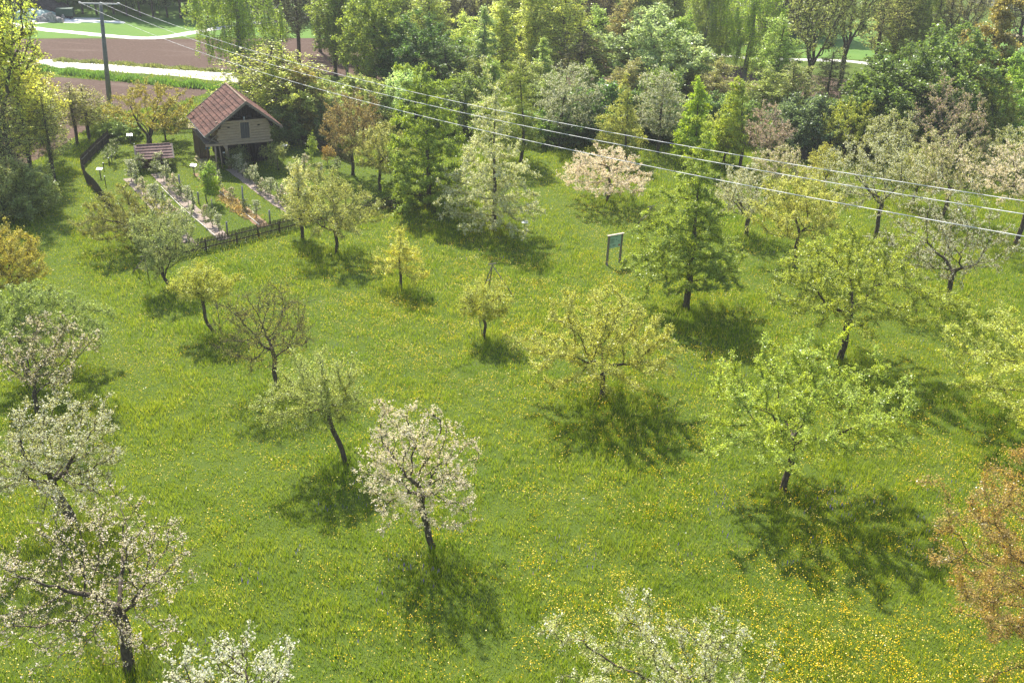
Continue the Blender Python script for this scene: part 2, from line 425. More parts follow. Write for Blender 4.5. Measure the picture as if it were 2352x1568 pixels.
O('pale green apple tree inside the garden, left of the dense pear tree', (872, 436), 808, 938, 272, 400, 'round', (.3, .34, .14), ntw=1900, k=6, L=.12, W=.07, n=360)
O('orange-brown leafing tree with a fan of thin branches beside the barn garden', (812, 402), 733, 872, 205, 350, 'round', (.28, .245, .12), ntw=2800, k=5, L=.1, W=.05, n=480, twigr=.01, seed=2)
O('finely leaved willow-like green tree behind the tall cream pear tree', (1197, 373), 1092, 1262, 150, 345, 'column', (.2, .28, .055), ntw=3800, k=7, L=.12, W=.045, n=560, seed=16)
O('tall white-blossoming tree at the wood edge, right of the willow-like tree', (1287, 335), 1232, 1388, 138, 300, 'round', (.17, .22, .1), blossom='white', nb=6500, bs=.1, ntw=2100, k=5, L=.11, W=.065, n=520, leader=.85, seed=22)
O('yellowish pyramid-shaped pear tree behind the pink umbrella tree', (1437, 374), 1368, 1492, 190, 350, 'pyramid', (.32, .38, .12), ntw=2500, k=6, L=.12, W=.075, n=460)
O('white-blossoming tree with a spire top between the two pyramid pear trees', (1509, 352), 1458, 1572, 158, 318, 'round', (.2, .25, .12), blossom='white', nb=5200, bs=.1, ntw=1700, k=5, L=.11, W=.065, n=440, leader=.9)
O('narrow lime-green spire tree at the wood edge', (1592, 388), 1556, 1634, 186, 372, 'column', (.3, .44, .04), ntw=2100, k=9, L=.15, W=.09, n=360)
O('second lime spire, right of the narrow one, with a thin bent top', (1700, 384), 1630, 1725, 180, 352, 'pyramid', (.3, .4, .07), ntw=1900, k=7, L=.14, W=.085, n=360)
O('low pale-green tree hiding the green boards at the wood edge', (1662, 372), 1612, 1700, 262, 355, 'round', (.36, .43, .12), ntw=1100, k=6, L=.13, W=.08, n=240)
O('dusky rose-blossoming tree in front of the dark shrubs', (1757, 380), 1688, 1828, 244, 345, 'spread', (.17, .2, .1), blossom='rose', nb=4500, bs=.1, ntw=1300, k=3, L=.09, W=.06, n=420)
O('lime-green tree with level sprays in front of the dense dark thicket', (1956, 366), 1888, 2014, 215, 345, 'round', (.29, .36, .08), ntw=1700, k=7, L=.14, W=.075, n=330, seed=33)
O('slender pale apple tree in front of the dense dark thicket', (2047, 402), 1990, 2100, 248, 372, 'round', (.28, .33, .15), blossom='white', nb=2600, bs=.1, ntw=1300, k=5, L=.12, W=.07, n=330)
O('leaning old apple tree with a plume of dull pink blossom at right', (2160, 395), 2100, 2265, 175, 365, 'round', (.2, .23, .12), blossom='rose', nb=4200, bs=.11, ntw=1500, k=5, L=.11, W=.06, n=440, lean=(.8, 0))
O('tall soft green tree with a leaning trunk near the right edge', (2262, 358), 2205, 2330, 170, 330, 'round', (.28, .34, .1), ntw=2600, k=7, L=.14, W=.08, n=420, lean=(.6, 0), seed=41)
O('pale green blossoming tree at the right edge above the wires', (2330, 420), 2255, 2410, 285, 400, 'round', (.3, .35, .16), blossom='white', nb=3600, bs=.1, ntw=1700, k=6, L=.12, W=.07, n=360)
O('grey-green tree with mixed blossom between the twisted tree and the right edge', (2095, 470), 2045, 2150, 330, 440, 'round', (.28, .33, .13), blossom='white', nb=2200, bs=.09, ntw=1200, k=6, L=.11, W=.07, n=300)
O('small yellowish tree under the upper wire, left of the twisted tree', (1890, 432), 1850, 1935, 330, 415, 'round', (.36, .4, .12), ntw=850, k=6, L=.11, W=.07, n=220)
O('bright yellow-green pear tree cut by the right edge, halfway down', (2440, 990), 2185, 2620, 700, 990, 'round', (.36, .44, .12), ntw=3800, k=9, L=.1, W=.06, n=640, seed=27, rb=.22)
O('copper-leaved tree with orange young foliage in the lower right corner', (2490, 1600), 2215, 2740, 960, 1560, 'round', (.34, .275, .1), fac=1.9, ntw=3400, k=9, L=.085, W=.045, n=800, seed=28, rb=.2, spread=.08)
O('top of a white-flowering apple tree at the bottom edge', (1575, 1870), 1315, 1815, 1435, 1730, 'round', (.36, .42, .22), fac=1.1, nfac=0.9, blossom='white', nb=5500, bs=.075, ntw=3000, k=7, L=.07, W=.045, n=560, seed=29, twigr=.006)
O('large apple tree with pink buds and long bare lower limbs in the lower left', (297, 1535), -10, 462, 1165, 1500, 'round', (.3, .33, .15), fac=.6, nfac=.8, blossom='pink', nb=7500, bs=.07, ntw=3000, k=3, L=.065, W=.04, n=760, seed=30, twigr=.008, rb=.25, thr=.06, tl=.5)
O('white apple blossom sprays of a tree at the bottom left edge', (600, 1860), 315, 705, 1450, 1800, 'spread', (.3, .34, .16), fac=.7, nfac=.65, blossom='white', nb=9000, bs=.085, ntw=1700, k=3, L=.06, W=.04, n=420, seed=38, twigr=.008)
O('old crooked apple tree with mossy limbs and cream blossom at the left edge', (172, 1212), -20, 292, 905, 1165, 'round', (.33, .37, .18), fac=0.95, nfac=0.95, blossom='white', nb=8000, bs=.07, ntw=3200, k=5, L=.065, W=.04, n=680, seed=32, lean=(-1.0, .3), twigr=.008, rb=.27, thr=.06)
O('half-bare apple tree with pink sprigs above the mossy apple tree at left', (96, 962), -10, 212, 740, 920, 'vase', (.26, .28, .13), fac=0.9, nfac=1.0, blossom='pink', nb=2600, bs=.075, ntw=1500, k=3, L=.07, W=.045, n=360, twigr=.009)
O('spreading bluish-green tree at the left edge', (60, 868), -40, 217, 632, 830, 'spread', (.22, .31, .12), ntw=3200, k=8, L=.09, W=.055, n=560, seed=35, off=(None, 0))
O('round yellow-green bush tree at the left edge, above the spreading tree', (32, 700), -70, 102, 515, 668, 'round', (.36, .36, .07), ntw=2600, k=6, L=.085, W=.05, n=480, twigr=.008, seed=36)
O('old drooping tree with black limbs at the left corner of the fenced garden', (335, 575), 193, 362, 422, 560, 'spread', (.23, .26, .08), ntw=2300, k=6, L=.09, W=.055, n=480, seed=37, lean=(.2, .2), rb=.2)
O('old tree with thick black rising limbs behind the small tiled shed', (342, 338), 255, 452, 186, 322, 'vase', (.3, .3, .07), ntw=1900, k=5, L=.12, W=.075, n=330, seed=39, rb=.32, thr=.05, twigr=.01)
O('small dark-stemmed tree by the back garden gate', (382, 322), 352, 425, 235, 308, 'round', (.2, .25, .07), ntw=700, k=6, L=.13, W=.08, n=180, group='garden trees')
O('fresh green young tree in the third garden bed', (477, 468), 455, 505, 378, 448, 'column', (.24, .38, .05), ntw=480, k=8, L=.12, W=.07, n=140, rb=.06, group='garden trees')
O('dark green twiggy tree in front of the barn at the top of the right-hand bed', (538, 388), 516, 575, 335, 380, 'round', (.16, .22, .08), fac=.9, ntw=450, k=6, L=.1, W=.06, n=180, rb=.06, group='garden trees')
O('spiky pale green tree right of the barn front', (640, 392), 606, 662, 328, 382, 'vase', (.26, .32, .13), fac=.8, ntw=450, k=6, L=.1, W=.06, n=180, rb=.06, group='garden trees')
O('slim green sapling in the lawn between barn and orange-brown tree', (716, 372), 705, 730, 308, 352, 'column', (.24, .36, .07), ntw=140, k=7, L=.1, W=.06, n=60, rb=.03, group='garden trees')
O('young tree with orange tips left of the orange-brown tree', (752, 378), 736, 768, 334, 366, 'round', (.32, .26, .1), ntw=160, k=6, L=.1, W=.06, n=60, rb=.03, group='garden trees')
O('pale young pear tree on two stakes between garden lawn and fence', (726, 432), 702, 748, 372, 424, 'round', (.3, .35, .16), ntw=300, k=6, L=.1, W=.06, n=100, rb=.04, group='garden trees')
O('sparse young tree left of the round pear tree, inside the fence', (760, 470), 742, 802, 385, 455, 'column', (.27, .33, .13), ntw=420, k=6, L=.1, W=.06, n=120, rb=.04, group='garden trees')

# ------------------------------------------------------------------ woodland behind: prototypes, then copies
def set_color(root, col, bark=None):
    for c in root.children:
        if c.name.startswith('crown'): c.color = rgb(col)

protos = {}
def proto(key, **kw):
    r = plant('woodland_tree', None, None, None, (0, 0, 0), **kw); protos[key] = [r, kw['H'], False]
proto('broad', H=15, hb=2.5, R=4.6, kind='round', n=560, ntw=3917, k=7, L=0.243, W=0.166, rb=.26, seed=101, thr=.08, tl=.7, spread=.14, twigr=.012, rtip=.02, leader=.6)
proto('broad2', H=14, hb=1.5, R=4.4, kind='column', n=560, ntw=4067, k=7, L=0.243, W=0.166, rb=.24, seed=102, thr=.08, tl=.7, spread=.14, twigr=.012, rtip=.02)
proto('slim', H=18, hb=2.0, R=2.3, kind='column', n=520, ntw=2819, k=6, L=0.225, W=0.146, rb=.2, seed=103, thr=.07, tl=.55, spread=.12, twigr=0.018, rtip=.018)
proto('slim2', H=18, hb=3.0, R=2.8, kind='round', n=520, ntw=2702, k=5, L=0.206, W=0.136, rb=.2, seed=104, thr=.07, tl=.6, spread=.14, twigr=0.021, rtip=.018, leader=.9)
proto('open', H=18, hb=4.5, R=4.2, kind='vase', n=420, ntw=1762, k=5, L=0.206, W=0.127, rb=.3, seed=105, thr=.07, tl=.8, spread=.18, twigr=0.033, rtip=.03)
proto('open2', H=18, hb=5, R=3.4, kind='round', n=360, ntw=1527, k=4, L=0.187, W=0.117, rb=.24, seed=106, thr=.07, tl=.8, spread=.18, twigr=0.033, rtip=.026, leader=.9)
proto('weep', H=19, hb=4.5, R=4.2, kind='round', n=420, ntw=1925, k=16, L=0.221, W=0.095, rb=.26, seed=107, thr=.06, weep=3.4, spread=.07, twigr=.008, rtip=.016, leader=.85, bark=M_BIRCH)
proto('bush', H=5, hb=.2, R=3.0, kind='bush', n=420, ntw=2561, k=7, L=0.187, W=0.127, rb=.1, seed=108, thr=.09, tl=.45, spread=.1, twigr=.01, leader=.1)
proto('bush2', H=6, hb=.3, R=2.6, kind='round', n=380, ntw=2410, k=6, L=0.168, W=0.107, rb=.1, seed=109, thr=.09, tl=.5, spread=.1, twigr=.012)

wood_rng = random.Random(5)
def wood(key, px, py, top, width, col, label, cat='tree', name='woodland_tree', group='woodland trees', blossom=None):
    r, H0, used = protos[key]
    B = G(px, py); o = r if not used else dup(r)
    protos[key][2] = True
    o.name = name if key not in ('bush', 'bush2') else 'shrub'
    if key in ('bush', 'bush2') and cat == 'tree': cat = 'shrub'; group = 'woodland shrubs'
    z = B[1]*cT + (CAM_H-6)*sT; ppm = F/z
    H = HT(B, top); R0 = {'broad': 4.6, 'broad2': 4.4, 'slim': 2.3, 'slim2': 2.8, 'open': 4.2, 'open2': 3.4, 'weep': 4.2, 'bush': 3.0, 'bush2': 2.6}[key]
    o.location = B; s = H/H0; sw = (width/2/ppm)/R0*1.3
    o.scale = (sw, sw, s); o.rotation_euler = (0, 0, wood_rng.uniform(0, 6.28))
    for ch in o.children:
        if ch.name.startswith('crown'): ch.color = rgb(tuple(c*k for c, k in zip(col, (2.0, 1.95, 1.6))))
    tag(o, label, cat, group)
    return o

W_ = wood
# left mass
W_('open', 20, 440, -120, 170, YG, 'tallest yellow-green tree at the left edge, with several dark stems')
W_('slim2', 78, 418, 30, 110, (.36, .38, .1), 'yellow-green tree standing right of the tallest left-edge tree')
W_('slim2', 118, 372, 105, 100, (.33, .34, .09), 'loose yellowish tree sloping down towards the ploughed field')
W_('open2', 45, 470, 200, 110, (.22, .25, .1), 'dark green hedge mass below the left-edge trees')
W_('open2', 128, 425, 215, 80, (.2, .24, .09), 'grey-green shrub at the foot of the left hedge')
W_('bush2', 15, 500, 350, 120, (.24, .26, .12), 'low twiggy shrub at the lower left end of the hedge')
W_('open2', 178, 330, 190, 80, (.28, .29, .09), 'olive shrub at the field edge, left of the pylon foot')
W_('open2', 205, 318, 195, 90, (.3, .31, .08), 'thin yellow-olive tree just left of the pylon foot')
W_('bush2', 238, 300, 235, 70, (.22, .27, .09), 'small green shrub around the pylon foot')
W_('bush', 285, 318, 272, 75, (.17, .24, .08), 'low green shrub between pylon and black-limbed tree')
# around and behind the barn
W_('weep', 556, 214, -150, 165, (.2, .27, .05), 'large weeping birch hanging over the pale lane')
W_('open2', 634, 300, 96, 190, (.33, .37, .1), 'wide yellow-green tree directly behind the barn')
W_('broad', 668, 310, 128, 130, (.28, .32, .1), 'leafy tree right of the barn roof, with yellowish sprays')
W_('broad2', 703, 318, 160, 108, (.22, .2, .07), 'ochre-topped dense tree between barn and orange-brown tree')
W_('bush2', 655, 330, 240, 90, (.14, .19, .08), 'dark bush behind the right eave of the barn')
W_('open2', 646, 162, -90, 95, (.13, .14, .09), 'bare grey-brown tree with a dark stem, right of the weeping birch')
W_('open2', 688, 148, -110, 95, (.1, .13, .07), 'tall bare tree with a black stem in front of the brown field gap')
W_('slim2', 770, 175, -130, 105, (.19, .25, .06), 'green tree with a dark stem left of the white-stemmed birch')
W_('weep', 798, 180, -120, 90, (.2, .26, .06), 'green birch with a white stem beside the dark wood')
W_('broad', 862, 215, -60, 130, (.17, .22, .05), 'big deep-green tree, left part of the dark wood')
W_('broad', 955, 232, 22, 150, (.07, .13, .035), 'darkest green tree in the middle of the wood')
W_('bush2', 925, 222, 128, 80, (.13, .2, .13), 'blue-grey dense shrub below the darkest tree')
W_('bush', 830, 285, 172, 150, (.19, .23, .08), 'olive bush behind the orange-brown tree')
W_('bush2', 925, 280, 150, 85, (.33, .42, .25), 'silvery whitebeam bush with upright pale shoots')
W_('bush2', 760, 265, 175, 100, (.17, .22, .07), 'green-olive bush behind the ochre-topped tree')
W_('slim2', 1020, 250, 95, 110, (.1, .16, .045), 'dark green tree behind the dense fresh-green pear')
W_('slim2', 1056, 205, 22, 72, (.4, .47, .17), 'tree with a pale lime cap over thin stems')
W_('slim', 1108, 225, 12, 66, (.24, .31, .16), 'slim pale-leaved tree right of the lime-capped one')
W_('bush2', 1080, 262, 135, 120, (.14, .17, .05), 'brownish green bush in front of the slim stems')
W_('slim', 1150, 205, -70, 78, (.38, .42, .17), 'first of the three pale yellow poplars, the leftmost')
W_('slim', 1222, 200, -130, 84, (.33, .37, .15), 'second of the three pale yellow poplars, the middle one')
W_('slim2', 1285, 215, -95, 96, (.3, .34, .12), 'third of the pale yellow poplars, with hanging brown twigs')
W_('slim2', 1366, 215, 10, 110, (.22, .31, .1), 'round mid-green tree between poplars and silver willow')
W_('open2', 1330, 235, 60, 100, (.2, .19, .1), 'brown-tinged thin tree below the round mid-green tree')
W_('broad', 1486, 245, 8, 175, (.25, .31, .19), 'broad silver-grey willow at the top of the wood')
W_('broad2', 1548, 240, 40, 90, (.21, .29, .09), 'green tree leaning on the right side of the silver willow')
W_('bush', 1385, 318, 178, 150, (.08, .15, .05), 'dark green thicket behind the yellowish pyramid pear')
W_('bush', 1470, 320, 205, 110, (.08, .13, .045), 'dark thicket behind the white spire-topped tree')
W_('weep', 1606, 200, -110, 105, (.18, .23, .05), 'olive birch with a white stem, left of the largest birch')
W_('weep', 1704, 208, -90, 135, (.23, .31, .06), 'largest light-green weeping birch in the wood')
W_('slim2', 1630, 285, 130, 80, (.26, .26, .12), 'ochre-leaved slender tree between the two birches')
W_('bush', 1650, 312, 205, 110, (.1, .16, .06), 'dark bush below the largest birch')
W_('slim2', 1772, 245, 30, 85, (.25, .34, .11), 'light green young tree right of the largest birch')
W_('open', 1842, 262, -110, 125, (.19, .22, .09), 'forked black-limbed tree in front of the far pale lane')
W_('open', 1925, 205, -130, 120, (.19, .23, .09), 'second forked black-limbed tree, leaning right')
W_('slim2', 1800, 300, 140, 90, (.22, .25, .12), 'grey-green thin stems above the dark right-hand shrubs')
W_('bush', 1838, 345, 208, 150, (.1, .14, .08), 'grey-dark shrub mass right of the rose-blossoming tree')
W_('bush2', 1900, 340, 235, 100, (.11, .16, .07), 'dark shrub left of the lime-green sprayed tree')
W_('open2', 2000, 190, -90, 90, (.27, .28, .12), 'thin yellowish tree at the far meadow gap')
W_('weep', 2082, 175, -110, 120, (.19, .24, .06), 'brown-green birch above the big dense thicket')
W_('broad', 2150, 335, 48, 190, (.11, .165, .045), 'tall dome of the big dense green thicket')
W_('broad', 2040, 340, 95, 195, (.095, .145, .04), 'middle dome of the big dense green thicket')
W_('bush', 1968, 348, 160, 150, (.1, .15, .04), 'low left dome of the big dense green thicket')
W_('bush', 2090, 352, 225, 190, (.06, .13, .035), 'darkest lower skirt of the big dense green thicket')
W_('broad2', 2236, 285, -15, 135, (.2, .175, .06), 'orange-brown tree rising over the thicket at right')
W_('open', 2330, 230, -90, 140, (.1, .1, .07), 'bare dark tree with rising fork branches in the top right corner')
W_('broad', 2352, 330, 70, 130, (.2, .3, .07), 'green leafy tree cut by the right edge, above the meadow')
W_('bush', 2330, 345, 215, 120, (.12, .2, .06), 'green shrub at the foot of the right-edge tree')
W_('bush2', 1555, 325, 225, 90, (.1, .17, .06), 'dark bush behind the narrow lime spire')
W_('bush2', 1140, 315, 215, 110, (.22, .3, .07), 'light green bush peeping left of the willow-like tree')
W_('slim', 1240, 255, 85, 60, (.23, .3, .1), 'slender green stem tree left of the white-blossoming tree')
W_('bush', 1310, 325, 235, 110, (.09, .15, .05), 'dark low bush behind the tall white-blossoming tree')
W_('bush', 1225, 325, 250, 120, (.12, .2, .05), 'dark green bush at the back of the meadow, left of the white tree')
W_('slim2', 1420, 225, -30, 80, (.22, .2, .1), 'brown-tinged tall tree left of the silver willow top')
W_('slim2', 985, 190, -70, 90, (.27, .32, .1), 'pale-topped tall tree rising above the darkest tree')

for px, py, top, wd, k, c, l in [
    (735, 120, -120, 90, 'open2', (.13, .16, .08), 'thin grey-green tree left of the dark-stemmed green tree'),
    (838, 130, -110, 110, 'broad', (.14, .2, .06), 'tree crown filling the sky line behind the big deep-green tree'),
    (905, 150, -80, 100, 'slim2', (.17, .22, .07), 'olive tree between the deep-green and darkest trees'),
    (1010, 120, -70, 90, 'open2', (.2, .2, .12), 'bare brownish tree behind the lime-capped tree'),
    (1080, 120, -60, 100, 'open', (.16, .17, .1), 'grey bare-crowned tree behind the slim pale tree'),
    (1140, 112, -90, 100, 'slim2', (.26, .29, .12), 'pale tree behind the leftmost poplar'),
    (1190, 125, -90, 80, 'slim', (.36, .4, .16), 'thin poplar between the leftmost and middle poplars'),
    (1255, 130, -90, 80, 'slim', (.3, .34, .13), 'thin poplar between the middle and brown-twigged poplars'),
    (1330, 120, -80, 110, 'open2', (.2, .18, .11), 'brown bare tree behind the round mid-green tree'),
    (1400, 115, -80, 100, 'open', (.2, .18, .12), 'brown bare tree behind the silver willow, left one'),
    (1460, 130, -60, 110, 'broad2', (.17, .22, .08), 'green crown behind the silver willow'),
    (1540, 125, -90, 100, 'slim2', (.22, .27, .08), 'yellow-green crown right behind the silver willow'),
    (1575, 250, 90, 80, 'slim2', (.24, .26, .11), 'thin undergrowth tree below the olive birch'),
    (1500, 300, 150, 110, 'bush2', (.16, .22, .08), 'green undergrowth below the silver willow'),
    (1440, 285, 130, 100, 'slim2', (.24, .24, .1), 'brownish slender tree below the left flank of the silver willow'),
    (1340, 285, 150, 100, 'broad2', (.17, .22, .07), 'green tree standing behind the yellowish pyramid pear'),
    (1255, 290, 160, 80, 'slim2', (.2, .26, .09), 'leafy slender tree left of the white-blossoming tree top'),
    (1190, 270, 130, 90, 'slim2', (.25, .29, .1), 'yellowish slender tree right above the willow-like tree'),
    (1130, 275, 140, 90, 'broad2', (.18, .25, .07), 'green tree behind the top of the tall cream pear tree'),
    (1060, 300, 165, 110, 'bush2', (.13, .18, .05), 'dark olive undergrowth right of the dense pear tree'),
    (980, 290, 180, 110, 'bush', (.11, .17, .06), 'dark green undergrowth behind the dense pear tree top'),
    (1650, 150, -90, 110, 'slim2', (.2, .26, .08), 'green tree behind and between the two birches'),
    (1745, 160, -60, 80, 'open2', (.24, .27, .12), 'thin pale tree right behind the largest birch'),
    (1885, 290, 110, 80, 'open2', (.2, .22, .11), 'thin-stemmed tree between the two forked black-limbed trees'),
    (1740, 300, 150, 90, 'slim2', (.24, .29, .1), 'light undergrowth tree below the largest birch, right side'),
    (1690, 320, 215, 90, 'bush2', (.14, .21, .07), 'green undergrowth behind the second lime spire'),
    (1790, 355, 240, 100, 'bush2', (.12, .17, .09), 'grey undergrowth behind the rose-blossoming tree'),
    (2040, 180, -80, 100, 'slim2', (.24, .27, .1), 'yellow-green tree left of the brown-green birch'),
    (2125, 160, -100, 100, 'open2', (.22, .24, .12), 'pale bare-topped tree right of the brown-green birch'),
    (2180, 190, -60, 90, 'open', (.17, .17, .09), 'brown tree with black stems left of the orange-brown tree'),
    (2290, 300, 120, 110, 'broad2', (.2, .26, .07), 'green tree between the orange-brown tree and the right edge'),
    (2200, 345, 190, 110, 'bush', (.13, .22, .06), 'right shoulder of the big dense green thicket'),
    (580, 262, 150, 90, 'bush2', (.26, .3, .1), 'yellow-green bush behind the barn ridge'),
    (770, 320, 215, 90, 'bush', (.15, .2, .08), 'dark bush right behind the orange-brown tree'),
    (0, 300, 60, 100, 'open2', (.3, .34, .1), 'yellow-green crown at the left picture edge'),
    (80, 490, 375, 110, 'bush2', (.2, .24, .1), 'low dark bush closing the left hedge at its lower end')]:
    W_(k, px, py, top, wd, c, l)

# far forest edge beyond the green field, each stem visible
for i, (px, py, top, wd, c) in enumerate([(128, 30, -90, 60, 0), (158, 30, -80, 50, 1), (190, 32, -100, 55, 0), (222, 33, -80, 55, 2), (262, 34, -105, 60, 0), (292, 37, -90, 52, 1), (322, 38, -95, 55, 0), (352, 40, -100, 58, 2), (384, 40, -90, 52, 0), (415, 42, -100, 60, 1), (446, 44, -90, 55, 0), (478, 46, -100, 60, 2), (520, 48, -90, 60, 0)]):
    W_(['open2', 'open', 'slim2'][i % 3], px, py, top, wd, [(.1, .15, .07), (.16, .22, .09), (.08, .11, .06)][c],
       '%s tree from the left along the far forest edge behind the hay field' % ['first', 'second', 'third', 'fourth', 'fifth', 'sixth', 'seventh', 'eighth', 'ninth', 'tenth', 'eleventh', 'twelfth', 'thirteenth'][i], group='far forest edge trees')

def far_wood(name, label, spots, seed, col, cat='woodland'):
    """a wood far away that reads as one mass of crowns"""
    rng = np.random.default_rng(seed); Vs = []; Qs = []; n0 = 0; bv = MB()
    for (x, y, h, r) in spots:
        m = 420; th = rng.uniform(0, 6.28, m); t = rng.random(m); rr = r*np.sqrt(np.sin(np.pi*np.clip(t*.9+.06, 0, 1)))*rng.random(m)**.4
        C = np.stack([x+rr*np.cos(th), y+rr*np.sin(th), h*(.12+.88*t)], 1)
        V, Q = leaf_geo(rng, C, 1.1, .75, .4); Vs.append(V); Qs.append(Q+n0); n0 += len(V)
        k = 4; V2 = []
        for a in range(2):
            xx = x+rng.normal()*r*.3; yy = y+rng.normal()*r*.3
            b = np.array([[xx-.15, yy, 0], [xx+.15, yy, 0], [xx+.05, yy+.1, h*.8], [xx-.05, yy+.1, h*.8]]); Vs.append(b); Qs.append(np.array([[0, 1, 2, 3]])+n0); n0 += 4
    o = np_mesh(name, np.concatenate(Vs), [np.concatenate(Qs)], M_LEAF); o.color = rgb(col)
    return tag(o, label, cat, kind='stuff')
rr_ = random.Random(3)
spots = []
for i in range(150):
    x = rr_.uniform(-190, -32); y = 201 + rr_.uniform(3, 55)*rr_.random()**.5; spots.append((x, y, rr_.uniform(13, 20), rr_.uniform(3, 5)))
far_wood('forest', 'dark forest filling in behind the far forest edge trees', spots, 1, (.06, .1, .05))
spots = []
for i in range(170):
    x = rr_.uniform(-30, 62); y = 198 + rr_.uniform(0, 110)*rr_.random() + max(0, x)*.2; spots.append((x, y, rr_.uniform(12, 18), rr_.uniform(3, 5)))
for i in range(60):
    x = rr_.uniform(95, 230); y = 285 + rr_.uniform(0, 60); spots.append((x, y, rr_.uniform(10, 16), rr_.uniform(3, 6)))
far_wood('woods', 'hazy brownish woods across the top of the picture', spots, 2, (.13, .13, .08))

# ------------------------------------------------------------------ ground
def ground_mat():
    m, nt = mat('meadow_soil'); p = pos(nt)
    a = noise(nt, .06, 5, .6, p); b = noise(nt, 1.3, 6, .7, p); c = noise(nt, 14, 4, .7, p)
    base = ramp(nt, a, [(.3, (.06, .1, .018)), (.55, (.09, .13, .02)), (.8, (.11, .13, .03))])
    base = mixc(nt, mapr(nt, b, .35, .7, 0, .6), base, (.07, .13, .02))
    base = mixc(nt, mapr(nt, c, .3, .75, 0, .5), base, (.13, .17, .03))
    finish(nt, princ(nt, base, .9, c, .8, .08, .1)); return m
M_GROUND = ground_mat()
g = MB(); g.quad((-1500, -600, 0), (1500, -600, 0), (1500, 2200, 0), (-1500, 2200, 0))
tag(g.build('ground', M_GROUND), kind='structure')

def sheet(name, pts, z, m, kind='structure', world=False):
    b = MB(); P = [(p[0], p[1], z) if world else (G(*p)[0], G(*p)[1], z) for p in pts]; b.quad(*P)
    return tag(b.build(name, m), kind=kind)

def soil_mat():
    m, nt = mat('ploughed_soil'); p = pos(nt)
    w = nt.nodes.new('ShaderNodeTexWave'); w.inputs['Scale'].default_value = .45; w.inputs['Distortion'].default_value = 3.5; w.inputs['Detail'].default_value = 3
    w.bands_direction = 'Y'
    r = nt.nodes.new('ShaderNodeVectorRotate'); r.rotation_type = 'Z_AXIS'; r.inputs['Angle'].default_value = .12; lk(nt, p, r.inputs[0]); lk(nt, r.outputs[0], w.inputs[0])
    n = noise(nt, 2.2, 6, .75, p); n2 = noise(nt, .08, 3, .5, scaled(nt, p, (1, 4, 1)))
    c = ramp(nt, n, [(.3, (.075, .05, .038)), (.55, (.13, .09, .07)), (.75, (.24, .185, .15))])
    c = mixc(nt, mapr(nt, w.outputs[1], .2, .9, 0, .7), c, (.09, .055, .042))
    c = mixc(nt, mapr(nt, n2, .55, .75, 0, .35), c, (.24, .19, .155))
    finish(nt, princ(nt, c, .95, n, .6, .06, .1)); return m
M_SOIL = soil_mat()
def field_mat():
    m, nt = mat('hay_meadow'); p = pos(nt); n = noise(nt, .05, 4, .6, scaled(nt, p, (1, 3, 1))); b = noise(nt, 2.5, 5, .7, p)
    c = ramp(nt, n, [(.3, (.09, .2, .035)), (.7, (.15, .26, .05))]); c = mixc(nt, mapr(nt, b, .4, .7, 0, .4), c, (.2, .27, .09))
    finish(nt, princ(nt, c, .9, b, .5, .1, .1)); return m
M_FIELD = field_mat()
M_LANE = simple('pale_lane', (.62, .6, .55), (.8, .78, .72), .6, .85)
M_GRAVEL = simple('garden_gravel', (.13, .095, .075), (.5, .41, .35), 9, .9, bstr=.6)
M_MULCH = simple('bark_mulch', (.13, .075, .045), (.36, .25, .14), 6, .95, bstr=.6)
M_TRODDEN = simple('trodden_earth', (.3, .27, .13), (.5, .42, .28), 2, .95)

# near ploughed field and far ploughed field
sheet('field', [(-260, 215), (-60, 175), (140, 178), (300, 190), (478, 206), (470, 216), (400, 238), (250, 262), (150, 330), (60, 380), (-80, 420), (-260, 430)], .006, M_SOIL)
sheet('field', [(-200, 96), (130, 89), (455, 90), (720, 88), (1000, 98), (1180, 110), (1180, 205), (900, 190), (720, 168), (505, 160), (430, 158), (250, 147), (130, 141), (-200, 125)], .006, M_SOIL)
sheet('field', [(1300, 125), (1760, 158), (1990, 190), (1960, 230), (1700, 215), (1300, 200)], .006, M_SOIL)
sheet('field', [(-300, -20), (1000, 20), (1700, 40), (2352, 60), (2352, 150), (1700, 128), (1000, 95), (455, 86), (-300, 90)], .005, M_FIELD)

def ribbon(name, pts, w, z, m, kind='structure', steps=10):
    """a strip along a smooth line on the ground; w in metres (start, end)"""
    P = [Vector(G(*p)[:2]) for p in pts]; Q = []
    for i in range(len(P)-1):
        p0, p1, p2, p3 = P[max(i-1, 0)], P[i], P[i+1], P[min(i+2, len(P)-1)]
        for s in range(steps):
            t = s/steps; Q.append(.5*((2*p1)+(p2-p0)*t+(2*p0-5*p1+4*p2-p3)*t*t+(3*p1-p0-3*p2+p3)*t**3))
    Q.append(P[-1]); b = MB(); n = len(Q)
    for i, q in enumerate(Q):
        d = (Q[min(i+1, n-1)]-Q[max(i-1, 0)]).normalized(); nn = Vector((-d.y, d.x)); ww = w[0]+(w[1]-w[0])*i/(n-1)
        ww *= 1+.07*math.sin(i*1.7)+.05*math.sin(i*.6)
        b.v += [(q.x+nn.x*ww/2, q.y+nn.y*ww/2, z), (q.x-nn.x*ww/2, q.y-nn.y*ww/2, z)]
    b.f = [(2*i+1, 2*i+3, 2*i+2, 2*i) for i in range(n-1)]
    return tag(b.build(name, m), kind=kind)
ribbon('lane', [(-300, 118), (-100, 130), (60, 142), (230, 154), (420, 168), (560, 183), (680, 196)], (4.6, 5.0), .012, M_LANE)
ribbon('lane', [(-200, 20), (-60, 42), (85, 66), (180, 76), (270, 84.5), (335, 88), (390, 84), (455, 73), (560, 57), (700, 40), (820, 25)], (2.4, 2.4), .012, M_LANE)
ribbon('lane', [(1500, 108), (1700, 132), (1760, 136), (1850, 138), (1958, 142), (2060, 160), (2200, 200)], (2.2, 2.2), .012, M_LANE)
